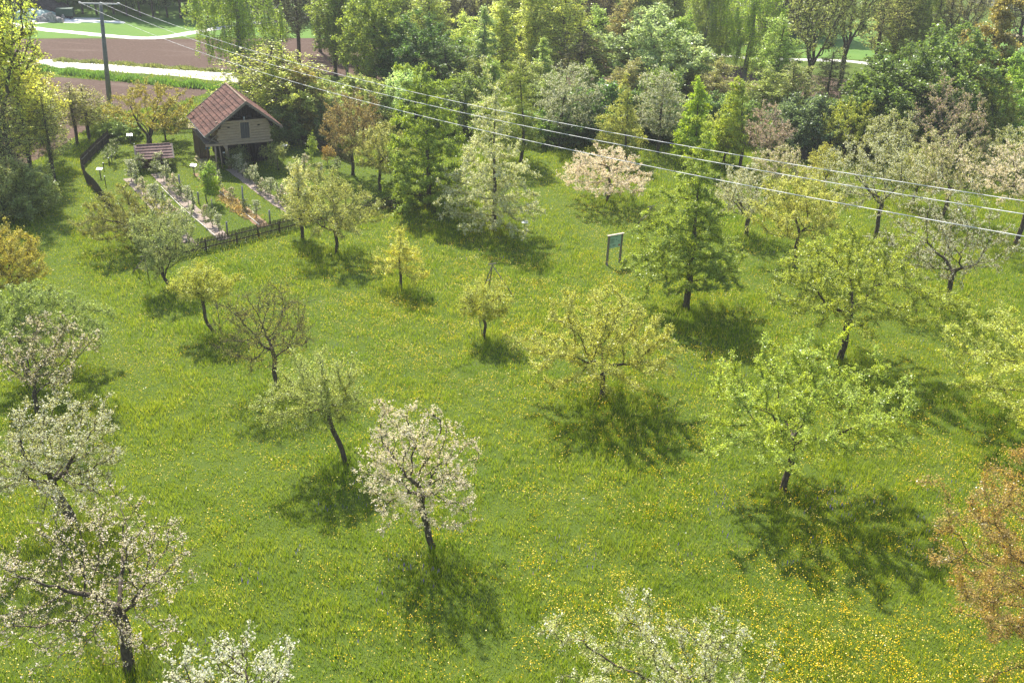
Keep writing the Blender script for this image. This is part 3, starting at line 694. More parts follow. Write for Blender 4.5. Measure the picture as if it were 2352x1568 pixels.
ribbon('path', [(2255, 70), (2300, 78), (2352, 86), (2480, 110)], (5, 5), .01, M_TRODDEN)
sheet('yard', [(60, 44), (110, 40), (235, 42), (180, 54), (120, 52), (70, 56)], .012, M_LANE)
sheet('yard', [(372, 276), (460, 262), (500, 270), (465, 300), (405, 292)], .008, M_TRODDEN)
sheet('path', [(452, 352), (475, 350), (500, 372), (505, 392), (468, 385), (445, 365)], .008, M_TRODDEN)

# garden beds
bedA = [(296, 410), (330, 445), (385, 505), (441, 566)]; bedB = [(358, 398), (400, 440), (455, 492), (516, 550)]
bedC = [(455, 398), (505, 438), (560, 482), (606, 520)]; bedD = [(530, 388), (578, 424), (625, 458), (668, 486)]
for b, m in ((bedA, M_GRAVEL), (bedB, M_GRAVEL), (bedC, M_MULCH), (bedD, M_GRAVEL)):
    ribbon('garden_bed', b, (1.1, 1.2), .03, m)
M_EDGE = simple('edging_boards', (.5, .46, .4), (.72, .68, .62), 6, .8)
def edging(pts, label):
    b = MB(); P = [Vector(G(*p)) for p in pts]
    for i in range(len(P)-1):
        n = 3
        for k in range(n):
            a = P[i].lerp(P[i+1], k/n); c = P[i].lerp(P[i+1], (k+.97)/n); b.beam(a+Vector((0, 0, .05)), c+Vector((0, 0, .05)), .07, .1)
    tag(b.build('bed_edging', M_EDGE), label, 'edging', 'bed edging boards')
edging([(455, 406), (500, 438), (552, 482), (597, 519)], 'long pale edging board along the brown mulch bed')
edging([(370, 430), (415, 475), (468, 520), (500, 548)], 'pale edging board along the left side of the second gravel bed')

# ------------------------------------------------------------------ grass
gardenP = np.array([G(*p)[:2] for p in [(400, 592), (700, 520), (965, 466), (1035, 452), (807, 372), (649, 306), (458, 300), (345, 304), (261, 316), (188, 388), (225, 445), (330, 585)]])
def inpoly(x, y, P):
    ins = np.zeros(len(x), bool); j = len(P)-1
    for i in range(len(P)):
        xi, yi, xj, yj = P[i][0], P[i][1], P[j][0], P[j][1]
        c = ((yi > y) != (yj > y)) & (x < (xj-xi)*(y-yi)/(yj-yi+1e-12)+xi); ins ^= c; j = i
    return ins
def dist_line(x, y, pts):
    P = [np.array(G(*p)[:2]) for p in pts]; d = np.full(len(x), 1e9)
    for a, b in zip(P[:-1], P[1:]):
        ab = b-a; t = np.clip(((x-a[0])*ab[0]+(y-a[1])*ab[1])/(ab@ab), 0, 1); d = np.minimum(d, np.hypot(x-a[0]-t*ab[0], y-a[1]-t*ab[1]))
    return d
PATHS = [[(1160, 395), (1250, 440), (1340, 510), (1420, 600), (1445, 640)], [(1560, 590), (1690, 632), (1800, 672), (1950, 722), (2120, 775), (2400, 860)], [(1250, 452), (1700, 590), (1900, 600)], [(170, 420), (110, 560), (190, 720), (330, 900)]]
_ph = RNG.uniform(0, 6.28, (3, 8)); _dr = RNG.normal(size=(3, 8, 2))
_VN = RNG.random((256, 256))
def vnoise(x, y, cell):
    u = x/cell+1000; v = y/cell+1000; i = np.floor(u).astype(int); j = np.floor(v).astype(int); fu = u-i; fv = v-j; fu = fu*fu*(3-2*fu); fv = fv*fv*(3-2*fv)
    g = lambda a, b: _VN[(a*7+b*31) % 256, (b*13+a*3) % 256]
    return (g(i, j)*(1-fu)+g(i+1, j)*fu)*(1-fv)+(g(i, j+1)*(1-fu)+g(i+1, j+1)*fu)*fv
def fld(x, y, s, k=0):
    v = 0
    for i in range(8):
        d = _dr[k, i]; v = v + np.sin((x*d[0]+y*d[1])*s*(1+.35*i) + _ph[k, i])/(1+.25*i)
    return v/3.2
fields_block = [np.array([G(*p)[:2] for p in q]) for q in ([(-260, 215), (-60, 175), (140, 178), (300, 190), (478, 206), (470, 216), (400, 238), (250, 262), (150, 330), (60, 380), (-80, 420), (-260, 430)],)]
BEDS = [(bedA, .62), (bedB, .62), (bedC, .62), (bedD, .62)]
GTREES = [(G(1577, 708)), G(1135, 530), G(1381, 915), G(1930, 825), G(1797, 1130), G(995, 1253), G(775, 582), G(985, 474), G(172, 1212), G(297, 1535), G(1712, 541), G(2010, 546), G(633, 890), G(492, 765), G(1113, 778), G(919, 663), G(797, 1065), G(1392, 466)]

def grass_blades(n_try, dens, hscale, wbase, region, seed):
    pass

def make_grass():
    rng = np.random.default_rng(11); V = []; cnt = 0
    bands = [(26, 46, 170, .040), (46, 62, 125, .046), (62, 82, 95, .052), (82, 104, 70, .058), (104, 132, 40, .085), (132, 150, 14, .13)]
    for y0, y1, dens, wb in bands:
        hw = .514*(y1*cT+CAM_H*sT)/1.0 + 5
        n = int((y1-y0)*2*hw*dens)
        x = rng.uniform(-hw, hw, n); y = rng.uniform(y0, y1, n)
        keep = np.abs(x) < .514*(y*cT+CAM_H*sT)+5 + .05*y
        for P in fields_block: keep &= ~inpoly(x, y, P)
        for b, w in BEDS: keep &= dist_line(x, y, b) > w
        tf = vnoise(x, y, .5)*.5+vnoise(x+50, y, 1.1)*.5; keep &= rng.random(n) < .55 + .9*(tf-.2)
        x, y = x[keep], y[keep]; n = len(x)
        lawn = inpoly(x, y, gardenP)
        pd = np.full(n, 9.)
        for p in PATHS: pd = np.minimum(pd, dist_line(x, y, p))
        tus = vnoise(x, y, .55)*.6 + vnoise(x, y, 1.4)*.4; h = .26 + .08*fld(x, y, .25, 1) + .5*np.clip(tus-.5, -.25, .5)
        tall = np.zeros(n)
        for t in GTREES: tall = np.maximum(tall, np.exp(-((x-t[0])**2+(y-t[1])**2)/3.0))
        h = h + .28*tall*(pd > 1)
        fdist = np.minimum(dist_line(x, y, [(400, 594), (690, 521), (965, 467)]), 9); h = np.where(fdist < .8, np.minimum(h, .2), h); h = np.where(pd < .8, .1, np.where(pd < 1.6, .17, h)); h = np.where(lawn, .09, h)
        h = np.where((pd > 2.2) & ~lawn, h*(.75+.6*vnoise(x+30, y-9, 5.5)), h); h = np.clip(h, .06, .85)*rng.uniform(.55, 1.35, n)
        w = wb*rng.uniform(.6, 1.3, n)*np.where(h < .14, 1.3, 1)
        a = rng.uniform(0, 6.28, n); le = rng.uniform(.1, .65, n)*h; la = rng.uniform(0, 6.28, n)
        dx, dy = np.cos(a)*w/2, np.sin(a)*w/2
        b0 = np.stack([x-dx, y-dy, np.zeros(n)], 1); b1 = np.stack([x+dx, y+dy, np.zeros(n)], 1)
        tp = np.stack([x+np.cos(la)*le, y+np.sin(la)*le, h], 1)
        V.append(np.stack([b0, b1, tp], 1).reshape(-1, 3))
    V = np.concatenate(V); print('grass tris', len(V)//3)
    m, nt = mat('grass_blades'); g = nt.nodes.new('ShaderNodeNewGeometry'); r = g.outputs['Random Per Island']; p = g.outputs['Position']
    c = ramp(nt, r, [(0, (.14, .24, .006)), (.35, (.34, .46, .012)), (.75, (.52, .6, .03)), (1, (.72, .66, .2))])
    n0 = noise(nt, .16, 3, .6, scaled(nt, p, (1, 1.6, 1))); c = mixc(nt, mapr(nt, n0, .48, .66, 0, .55), c, (.24, .37, .012)); n1 = noise(nt, .07, 4, .55, p); c = mixc(nt, mapr(nt, n1, .4, .62, 0, .5), c, (.55, .58, .03))
    n2 = noise(nt, .45, 4, .6, p); c = mixc(nt, mapr(nt, n2, .45, .75, 0, .6), c, (.15, .26, .02)); n4 = noise(nt, 6.5, 3, .6, p); c = mixc(nt, mapr(nt, n4, .5, .62, 0, .55), c, (.1, .19, .015)); n3 = noise(nt, 1.6, 4, .7, p); c = mixc(nt, mapr(nt, n3, .5, .68, 0, .65), c, (.17, .3, .012)); c = mixc(nt, mapr(nt, n3, .3, .42, .5, 0), c, (.6, .62, .1))
    d = nt.nodes.new('ShaderNodeBsdfDiffuse'); t = nt.nodes.new('ShaderNodeBsdfTranslucent'); lk(nt, c, d.inputs[0]); lk(nt, c, t.inputs[0])
    a = nt.nodes.new('ShaderNodeMixShader'); a.inputs[0].default_value = .5; lk(nt, d.outputs[0], a.inputs[1]); lk(nt, t.outputs[0], a.inputs[2])
    finish(nt, a.outputs[0])
    o = np_mesh('meadow_grass', V, [np.arange(len(V)).reshape(-1, 3)], m)
    tag(o, 'long sunlit meadow grass covering the whole orchard floor', 'grass', kind='stuff')
make_grass()

# flowers
def flowers(name, label, n, seed, density, size, z0, z1, color, trans=.3, upright=False, ymin=28, ymax=112):
    rng = np.random.default_rng(seed)
    y = rng.uniform(ymin, ymax, n); hw = .514*(y*cT+CAM_H*sT)+3; x = rng.uniform(-1, 1, n)*hw
    k = rng.random(n) < density(x, y); k &= ~inpoly(x, y, gardenP); x, y = x[k], y[k]; n = len(x)
    z = rng.uniform(z0, z1, n); C = np.stack([x, y, z], 1)
    if upright:
        V, Q = leaf_geo(rng, C, size, size*.35, 0, .3); V = V.reshape(-1, 4, 3)
        V[:, 0] = C + [0, 0, -size*1.3]; V[:, 2] = C + [0, 0, size*1.3]; V = V.reshape(-1, 3)
    else: V, Q = leaf_geo(rng, C, size, size*.95, 2.2, .35)
    o = np_mesh(name, V, [Q], leaf_mat(name, trans, .03, .12, fixed=color))
    print(name, n); return tag(o, label, 'flowers', kind='stuff')
def dy_(x, y):
    a = .30 + .35*fld(x, y, .35, 1) + 1.1*(vnoise(x, y, 1.5)-.5) + .8*(vnoise(x, y, .6)-.5)
    near = np.clip((62-y)/30, 0, 1)*np.clip((x+6)/16, 0, 1)
    mid = np.exp(-((x+2)**2/250+(y-72)**2/180))
    return np.clip(a*(.3+.8*near+.9*mid), 0, 1)
flowers('buttercups', 'yellow buttercups scattered through the meadow, thickest at lower right', 480000, 1, dy_, .056, .38, .6, (.95, .72, .01))
flowers('sage_flowers', 'violet meadow sage in loose patches in the grass', 60000, 2, lambda x, y: np.clip((fld(x, y, .5, 2)+.4*fld(x, y, 1.7, 1)-.5)*1.3, 0, .6)*np.clip((95-y)/50, 0, 1)*(x > -14), .12, .4, .55, (.22, .15, .48), upright=True)
flowers('dandelion_clocks', 'white dandelion clocks dotted over the meadow', 7000, 3, lambda x, y: .03+.12*np.clip(fld(x, y, .8, 0), 0, 1)+.7*np.exp(-((x+27)**2+(y-82)**2)/18)+.5*np.exp(-((x-2)**2+(y-93)**2)/20), .07, .25, .4, (.75, .75, .7))

# tall verge grass along the lane
def verge(name, label, pts, w, h, n, seed, col):
    rng = np.random.default_rng(seed); P = np.array([G(*p)[:2] for p in pts]); i = rng.integers(0, len(P)-1, n); t = rng.random((n, 1))
    q = P[i]*(1-t)+P[i+1]*t + rng.normal(size=(n, 2))*w; hh = h*rng.uniform(.5, 1.3, n)*(1+.4*np.sin(q[:, 0]*1.3)); a = rng.uniform(0, 6.28, n); wd = .12
    b0 = np.stack([q[:, 0]-np.cos(a)*wd, q[:, 1]-np.sin(a)*wd, 0*a], 1); b1 = np.stack([q[:, 0]+np.cos(a)*wd, q[:, 1]+np.sin(a)*wd, 0*a], 1)
    tp = np.stack([q[:, 0]+rng.normal(size=n)*.2, q[:, 1]+rng.normal(size=n)*.2, hh], 1)
    V = np.stack([b0, b1, tp], 1).reshape(-1, 3); o = np_mesh(name, V, [np.arange(len(V)).reshape(-1, 3)], M_LEAF); o.color = rgb(col)
    return tag(o, label, 'grass', kind='stuff')
verge('verge_grass', 'tall bright grass bank between the pale lane and the near ploughed field', [(90, 160), (200, 174), (320, 187), (420, 197), (500, 203), (560, 206)], .55, .6, 12000, 4, (.16, .3, .05))
verge('verge_grass', 'thin grass strip with dry weeds behind the pale lane', [(130, 140), (250, 146), (380, 156), (500, 164)], .45, .35, 3500, 5, (.25, .28, .1))

# ------------------------------------------------------------------ built things: materials
M_WOODG = simple('weathered_grey_wood', (.10, .085, .07), (.3, .265, .22), 3, .85, (1, 1, 8), .4)
M_LOG = simple('weathered_logs', (.25, .18, .125), (.58, .46, .34), 3.5, .85, (.8, 8, 8), .5)
M_DWOOD = simple('dark_stained_boards', (.008, .007, .006), (.026, .021, .018), 3, .9, (9, 9, .6), .4)
M_BWOOD = simple('brown_boards', (.06, .038, .024), (.15, .1, .065), 3, .85, (9, 9, .6), .4)
M_POST = simple('grey_post_wood', (.16, .16, .15), (.36, .35, .32), 5, .85, (4, 4, .6), .3)
M_FENCE = simple('old_picket_wood', (.03, .024, .02), (.12, .095, .075), 2.5, .9, (3, 3, 1), .4)
M_GREYM = simple('zinc_gutter', (.45, .46, .48), (.6, .6, .62), 2, .45, spec=.5)
M_WHITE = simple('white_sheet', (.6, .62, .62), (.82, .83, .82), 1.5, .6)
M_BLACK = simple('black_void', (.006, .006, .006), (.012, .011, .01), 2, .95)
def tiles_mat(name, cols, along):
    m, nt = mat(name); v = objco(nt)
    vor = nt.nodes.new('ShaderNodeTexVoronoi'); vor.inputs['Scale'].default_value = 1.0; lk(nt, scaled(nt, v, (1.8, 1.8, 1.8)), vor.inputs[0])
    n = noise(nt, 1.1, 5, .7, v); n2 = noise(nt, 13, 3, .6, v)
    c = ramp(nt, n, [(.28, cols[0]), (.5, cols[1]), (.75, cols[2])])
    sep = nt.nodes.new('ShaderNodeSeparateColor'); lk(nt, vor.outputs['Color'], sep.inputs[0])
    c = mixc(nt, mapr(nt, sep.outputs[0], .55, 1, 0, .55), c, cols[2])
    c = mixc(nt, mapr(nt, n2, .4, .7, 0, .5), c, cols[0])
    w = nt.nodes.new('ShaderNodeTexWave'); w.bands_direction = along; w.inputs['Scale'].default_value = 2.2; lk(nt, v, w.inputs[0])
    c = mixc(nt, mapr(nt, w.outputs[1], 0, .35, .45, 0), c, (.05, .03, .025))
    finish(nt, princ(nt, c, .85, w.outputs[1], .8, .03, .2)); return m
M_TILE = tiles_mat('clay_tiles', [(.05, .027, .022), (.12, .058, .045), (.27, .135, .1)], 'Y')
M_TILE2 = tiles_mat('old_clay_tiles', [(.13, .09, .085), (.24, .16, .145), (.36, .25, .22)], 'X')

# ------------------------------------------------------------------ barn
BZ = math.radians(28.5)
barn = empty('log_barn', (-30.05, 106.0, 0), BZ, 'old log granary on posts with a red-brown tiled gable roof, beside the fenced garden', 'barn')
RDG = (.25, 7.15); EL = (-4.25, 3.85); ER = (3.95, 4.2); Y0, Y1 = -1.0, 8.3
def roof_side(e, n, name):
    b = MB(); r = Vector((RDG[0], 0, RDG[1])); e = Vector((e[0], 0, e[1])); d = (e-r).normalized(); L = (e-r).length
    nrm = Vector((-d.z, 0, d.x)); nrm = nrm if nrm.z > 0 else -nrm
    for i in range(n):
        a = r + d*(L*i/n) + nrm*.03; c = r + d*(L*(i+1)/n+.08) + nrm*.15
        s = b
        for seg in range(12):
            ya = Y0+.1 + (Y1-Y0-.2)*seg/12; yb = Y0+.1 + (Y1-Y0-.2)*(seg+1)/12
            dz = nrm*wood_rng.uniform(-.008, .01)
            k = len(s.v); pts = [a+dz, c+dz, c-nrm*.05+dz, a-nrm*.05+dz]
            s.v += [(p.x, ya+.002, p.z) for p in pts] + [(p.x, yb-.002, p.z) for p in pts]
            s.f += [(k, k+1, k+2, k+3), (k+7, k+6, k+5, k+4)] + [(k+j, k+4+j, k+4+(j+1) % 4, k+(j+1) % 4) for j in range(4)]
    b.build(name, M_TILE, barn)
    u = MB(); m = (r+e)/2 - nrm*.08; R = Matrix((d, Vector((0, 1, 0)), nrm)).transposed()
    u.box((m.x, (Y0+Y1)/2, m.z), (L, Y1-Y0-.1, .06), R); u.build('roof_boards', M_DWOOD, barn)
    for y in (Y0, Y1):
        bb = MB(); c = (r+e)/2 + nrm*.02; bb.box((c.x, y, c.z), (L+.12, .07, .26), R); bb.build('bargeboard', M_WOODG, barn)
    for y in [Y0+.35+i*1.0 for i in range(9)]:
        pass
    return d, nrm, L
roof_side(EL, 11, 'roof'); roof_side(ER, 9, 'roof')
b = MB()
for i in range(26): 
    y = Y0 + (Y1-Y0)*(i+.5)/26; b.bar((RDG[0], y-.2, RDG[1]+.07), (RDG[0], y+.17, RDG[1]+.1), .12, .1, 8)
b.build('ridge_tiles', tiles_mat('ridge_clay', [(.25, .17, .12), (.38, .27, .2), (.5, .4, .3)], 'Y'), barn)
b = MB(); b.bar((EL[0]-.08, Y0, EL[1]-.02), (EL[0]-.08, Y1, EL[1]-.02), .09, k=8); b.build('gutter', M_GREYM, barn)
# upper storey of squared logs
X0, X1, D = -2.7, 2.7, 7.2; zb, zt, nl = 2.78, 5.12, 8; lh = (zt-zb)/nl
b = MB()
for i in range(nl):
    z = zb+(i+.5)*lh; ex = .22 if i % 2 else .08; j = wood_rng.uniform(-.012, .012)
    if 3.12 < z < 4.95:
        b.box(((X0-ex-.45)/2, j, z), ((-.45-(X0-ex)), .2, lh-.03)); b.box(((X1+ex+.68)/2, j, z), ((X1+ex-.68), .2, lh-.03))
    else: b.box(((X0+X1)/2, j, z), (X1-X0+2*ex, .2, lh-.03))
    ey = .24 if i % 2 == 0 else .04
    for x in (X0+.08, X1-.08): b.box((x+j, D/2+.1, z+.004), (.17, D+2*ey, lh-.04))
    b.box((0, D+.1, z), (X1-X0+2*ex, .2, lh-.03))
b.box((0, .14, (zb+zt)/2), (X1-X0-.3, .04, zt-zb-.06))
b.build('log_wall', M_LOG, barn)
b = MB(); b.box((-1.62, -.108, 4.42), (.28, .02, .14)); b.build('vent_hole', M_BLACK, barn)
b = MB(); b.box((1.62, -.108, 4.46), (.28, .02, .14)); b.build('vent_hole', M_BLACK, barn)
dr = MB()
for i in range(4): dr.box((-.27+i*.25, -.04, 4.02), (.225, .05, 1.76))
dr.build('door', simple('blue_grey_door', (.03, .032, .038), (.17, .165, .16), 4, .85, (7, 7, .5), .4), barn)
b = MB()
b.box((-.44, -.07, 4.02), (.13, .18, 1.9)); b.box((.66, -.07, 4.02), (.13, .18, 1.9)); b.box((.11, -.07, 5.02), (1.23, .16, .1)); b.box((.11, -.07, 3.06), (1.0, .18, .12)); b.build('door_frame', M_LOG, barn)
b = MB(); b.bar((.1, -.2, 5.1), (.1, -.2, 5.42), .07, .09); b.bar((.1, -.2, 5.42), (.1, -.2, 5.5), .1, .04); b.build('lamp', M_GREYM, barn)
# gable infill, set back under the roof
def zroof(x): return RDG[1]-(x-RDG[0])*(RDG[1]-ER[1])/(ER[0]-RDG[0]) if x > RDG[0] else RDG[1]-(RDG[0]-x)*(RDG[1]-EL[1])/(RDG[0]-EL[0])
for y in (.55, D):
    n = 18; b = MB()
    for i in range(n):
        xa = X0+.05+(X1-X0-.1)*i/n; xb = xa+(X1-X0-.1)/n-.015; h0 = min(zroof(xa), zroof(xb))-.14
        b.box(((xa+xb)/2, y, (5.08+h0)/2), (xb-xa, .04, h0-5.08))
    b.build('gable_boards', M_DWOOD, barn)
b = MB()
for x in (-3.9, -2.6, 0.25, 2.6, 3.6):
    b.beam((x, Y0+.12, zroof(x)-.2), (x, Y1-.1, zroof(x)-.2), .16, .16)
b.build('purlins', M_DWOOD, barn)
b = MB(); b.beam((-4.15, -.02, 2.64), (3.05, -.02, 2.64), .24, .24); b.build('sill_beam', M_LOG, barn)
b = MB(); b.box((-3.45, 3.75, 2.62), (1.3, 7.0, .08)); b.box((0, 3.6, 2.6), (5.3, 7.0, .1)); b.build('floor', M_WOODG, barn)
b = MB(); b.beam((-4.1, .05, 2.75), (-2.85, .05, 3.7), .12, .12, (0, 1, 0)); b.build('brace', M_WOODG, barn); b = MB(); b.beam((-4.1, -.6, 3.6), (-2.8, -.05, 2.85), .13, .13, (0, 1, 0)); b.build('brace', M_WOODG, barn); b = MB(); b.beam((-2.8, -.15, 4.9), (-2.75, -.9, 4.6), .14, .3, (1, 0, 0)); b.build('bracket', M_DWOOD, barn)
b = MB(); b.beam((2.8, -.15, 4.9), (2.9, -.9, 4.5), .14, .3, (1, 0, 0)); b.build('bracket', M_DWOOD, barn)
for x, r, l in ((-3.2, .09, 0), (-2.75, .06, .15), (2.75, .1, 0), (.9, .08, 0)):
    b = MB(); b.bar((x+l, -.02, 0), (x, -.02, 2.55), r*1.1, r, 9); b.build('post', M_LOG if x < 0 else M_DWOOD, barn, True)
b = MB(); b.tube([(-1.85, -.05, 0), (-1.8, 0, .8), (-1.98, -.03, 1.6), (-2.0, 0, 2.55)], [.19, .16, .17, .14], 10); b.tube([(-1.95, -.02, 1.9), (-2.25, -.02, 2.5)], [.1, .12]); b.build('post', M_LOG, barn, True)
b = MB(); b.tube([(-1.2, -.25, 0), (-1.6, -.1, .9), (-1.9, -.02, 1.5)], [.07, .06, .06], 8); b.build('brace', M_LOG, barn, True)
b = MB(); b.tube([(-4.05, .1, 0), (-4.0, .1, 2.55)], [.12, .1], 9); b.build('post', M_BWOOD, barn, True)
lw = MB()
for i in range(22): x = -2.1+i*.22; lw.box((x+.1, 1.3, 1.28), (.2, .05, 2.5))
for i in range(26): y = 1.4+i*.22; lw.box((2.6, y+.1, 1.28), (.05, .2, 2.5)); lw.box((-2.12, y+.1, 1.28), (.05, .2, 2.5))
for i in range(21): x = -2.1+i*.22; lw.box((x+.1, 7.1, 1.28), (.2, .05, 2.5))
lw.build('lower_wall', M_DWOOD, barn)
b = MB()
for i in range(6): b.box((-4.0+i*.17, 4.2, 1.3), (.155, .05, 2.45))
for i in range(14): b.box((-4.1, 4.3+i*.22, 1.3), (.05, .2, 2.45))
b.build('side_boards', M_BWOOD, barn)
b = MB(); b.box((-2.35, -.1, 1.75), (.24, .02, .12)); b.build('plate', M_WHITE, barn)

# ------------------------------------------------------------------ small tiled shed (insect house)
a_ = Vector(G(306.5, 336, 2.35)); c_ = Vector(G(396, 331, 2.35)); sdir = (c_-a_); sl = sdir.length; sm = (a_+c_)/2
shed = empty('insect_shelter', (sm.x, sm.y, 0), math.atan2(sdir.y, sdir.x), 'small open shelter with a low tiled roof in the garden, below the black-limbed tree', 'shed')
def shed_roof(s, n):
    b = MB(); r = Vector((0, 0, 2.35)); e = Vector((0, s*1.75, 1.3)); d = (e-r).normalized(); L = (e-r).length; nr = Vector((0, -s*d.z*0+0, 0)); nr = d.cross(Vector((1, 0, 0))); nr = nr if nr.z > 0 else -nr
    R = Matrix((Vector((1, 0, 0)), d, nr)).transposed()
    if R.determinant() < 0: R = Matrix((Vector((-1, 0, 0)), d, nr)).transposed()
    for i in range(n):
        cpt = r+d*(L*(i+.5)/n)+nr*.05; tilt = Matrix.Rotation(-.12 if R[0][0] > 0 else -.12, 3, 'X')
        b.box(cpt, (sl-.3, L/n+.08, .08), R @ Matrix.Rotation(.17, 3, 'X'))
    b.build('roof', M_TILE2, shed)
    for x in (-sl/2+.08, sl/2-.08): 
        q = MB(); q.box((x, (r.y+e.y)/2, (r.z+e.z)/2+.03), (.16, L+.1, .14), Matrix.Rotation(math.atan2(e.z-r.z, e.y-r.y) if s > 0 else math.atan2(r.z-e.z, r.y-e.y), 3, 'X')); q.build('bargeboard', M_WOODG, shed)
shed_roof(-1, 5); shed_roof(1, 5)
b = MB()
for i in range(9): x = -sl/2+.3+(sl-.6)*(i+.5)/9; b.bar((x-.2, 0, 2.4), (x+.22, 0, 2.43), .1, .12, 8)
b.build('ridge_tiles', M_TILE2, shed)
for x in (-1.3, 1.3):
    for y in (-.5, .5): b = MB(); b.bar((x, y, 0), (x, y, 1.95), .08); b.build('post', M_BWOOD, shed)
b = MB(); b.box((0, .1, 1.05), (2.5, .5, 1.5)); b.build('back_box', M_BWOOD, shed)
b = MB()
for x in (-.8, 0, .8):
    for z in (.5, .95, 1.4): b.box((x, -.17, z), (.7, .06, .38))
b.build('nesting_panel', simple('reed_and_clay', (.12, .07, .045), (.33, .2, .14), 14, .95, (1, 1, 1), .8), shed)
b = MB(); b.box((0, 0, .12), (2.7, .9, .24)); b.build('plinth', M_BWOOD, shed)

# ------------------------------------------------------------------ picket fences
def fence(label, pts, ph=1.25, gap=.135, seedz=0):
    P = [Vector(G(*p)) for p in pts]; root = empty('picket_fence', P[0], 0, label, 'fence', 'picket fences round the garden'); O0 = P[0]
    rg = random.Random(seedz+9)
    for i in range(len(P)-1):
        a = P[i]-O0; c = P[i+1]-O0; L = (c-a).length; d = (c-a)/L; nn = Vector((-d.y, d.x, 0)); ang = math.atan2(d.y, d.x)
        b = MB(); n = int(L/gap)
        for k in range(n):
            q = a+d*(gap*(k+.5)); R = Matrix.Rotation(ang, 3, 'Z') @ Matrix.Rotation(rg.uniform(-.03, .03), 3, 'Y'); h = ph+rg.uniform(-.05, .05)
            b.box(q - nn*.04 + Vector((0, 0, h/2+.03)), (.078, .03, h), R)
            b.box(q - nn*.04 + Vector((0, 0, h+.055)), (.078, .03, .05), R, .25)
        b.build('pickets', M_FENCE, root)
        for z in (.35, .9): bb = MB(); bb.beam(a+Vector((0, 0, z)), c+Vector((0, 0, z)), .05, .09); bb.build('rail', M_WOODG if z > .5 else M_FENCE, root)
        m = max(1, round(L/2.6))
        for k in range(m+1):
            if k == m and i < len(P)-2: continue
            bb = MB(); q = a+d*(L*k/m)+nn*.09; bb.box(q+Vector((0, 0, .52)), (.11, .11, 1.04), Matrix.Rotation(ang, 3, 'Z')); bb.build('post', M_FENCE, root)
    return root
fence('long dark picket fence along the front of the garden, facing the meadow', [(400, 594), (545, 559), (690, 521)])
fence('front picket fence between the round pear tree and the dense pear tree', [(700, 519), (850, 491), (965, 467), (1036, 453)], seedz=1)
fence('picket fence bending along the left side of the garden', [(262, 316), (222, 352), (188, 388), (200, 420), (226, 446), (262, 500), (318, 570), (398, 595)], seedz=2)
fence('short picket fence behind the black-limbed tree at the back of the garden', [(348, 306), (403, 303)], seedz=3)
fence('shaded picket fence running down the right side of the garden', [(640, 302), (700, 330), (807, 376)], seedz=4)
a_ = Vector(G(404, 303)); c_ = Vector(G(456, 301)); gd = c_-a_; gl = gd.length
gate = empty('garden_gate', a_, math.atan2(gd.y, gd.x), 'wide picket gate with a diagonal brace, left of the barn', 'gate')
b = MB()
for i in range(int(gl/.15)): b.box((.1+i*.15, -.03, .68), (.06, .03, 1.2))
b.build('pickets', M_FENCE, gate)
b = MB(); b.beam((0, 0, .3), (gl, 0, .3), .05, .1); b.beam((0, 0, 1.05), (gl, 0, 1.05), .05, .1); b.beam((.1, .04, .32), (gl*.45, .04, 1.0), .04, .1, (0, 1, 0)); b.beam((gl*.55, .04, 1.0), (gl-.1, .04, .32), .04, .1, (0, 1, 0)); b.build('frame', M_FENCE, gate)
for x in (-.1, gl+.1): b = MB(); b.box((x, 0, .7), (.2, .2, 1.4)); b.build('post', M_BWOOD, gate)

# ------------------------------------------------------------------ signs
def info_board(label, L_, R_, h, back=False):
    a = Vector(G(*L_)); c = Vector(G(*R_)); d = c-a; w = d.length
    r = empty('information_board', a, math.atan2(d.y, d.x), label, 'sign', 'large information boards')
    for x in (0, w): b = MB(); b.box((x, 0, h/2), (.15, .15, h)); b.build('post', M_WOODG, r)
    b = MB(); b.box((w/2, 0, h+.04), (w+.36, .2, .045)); b.build('cap', simple('cap_board', (.5, .38, .28), (.75, .62, .5), 4, .7), r)
    z0, z1 = h*.56, h-.03
    m = simple('board_panel', (.36, .55, .48), (.42, .62, .54), .7, .5)
    b = MB(); b.box((w/2, 0, (z0+z1)/2), (w-.16, .04, z1-z0)); p = b.build('panel', m, r)
    if not back:
        dk = simple('print_dark', (.05, .12, .1), (.07, .15, .13), 2, .6); y = -.0225
        b = MB(); iw = w-.16; rg = random.Random(2)
        b.box((w/2-.14*iw, y, z1-.1), (iw*.6, .003, .035)); b.box((w/2+.2*iw, y, z1-.17), (iw*.44, .003, .03))
        for col, (xa, xb), (za, zb_) in ((0, (.06, .46), (.24, .42)), (0, (.06, .46), (.46, .62)), (1, (.52, .68), (.3, .42)), (1, (.72, .9), (.46, .56)), (1, (.28, .6), (.74, .86)), (1, (.05, .2), (.8, .9))):
            z = za
            while z < zb_:
                e = xa + (xb-xa)*rg.uniform(.75, 1); b.box((.08+iw*(xa+e)/2, y, z1-(z1-z0)*z), (iw*(e-xa), .003, .012)); z += .028
        b.build('print', dk, p)
        b = MB(); cx, cz = .08+iw*.86, z0+(z1-z0)*.17; k = 20
        pts = [(cx+.085*math.cos(t*2*math.pi/k)*(1-.12*abs(math.sin(t*2*math.pi/k*1))), y-.002, cz+.1*math.sin(t*2*math.pi/k)-(.03 if t == k//4 else 0)) for t in range(k)]
        b.v = pts; b.f = [tuple(range(k))]; b.box((cx, y-.003, cz+.105), (.015, .004, .04)); b.build('apple_emblem', simple('apple_red', (.5, .03, .02), (.6, .06, .03), 3, .5), p)
    return r
info_board('large pale-green information board on two posts with a red apple, in the open meadow', (1393.4, 608.6), (1423, 602.7), 2.72)
info_board('pale green board on posts at the wood edge, half hidden by the low pale-green tree', (1628, 352), (1650, 357), 2.2, True)
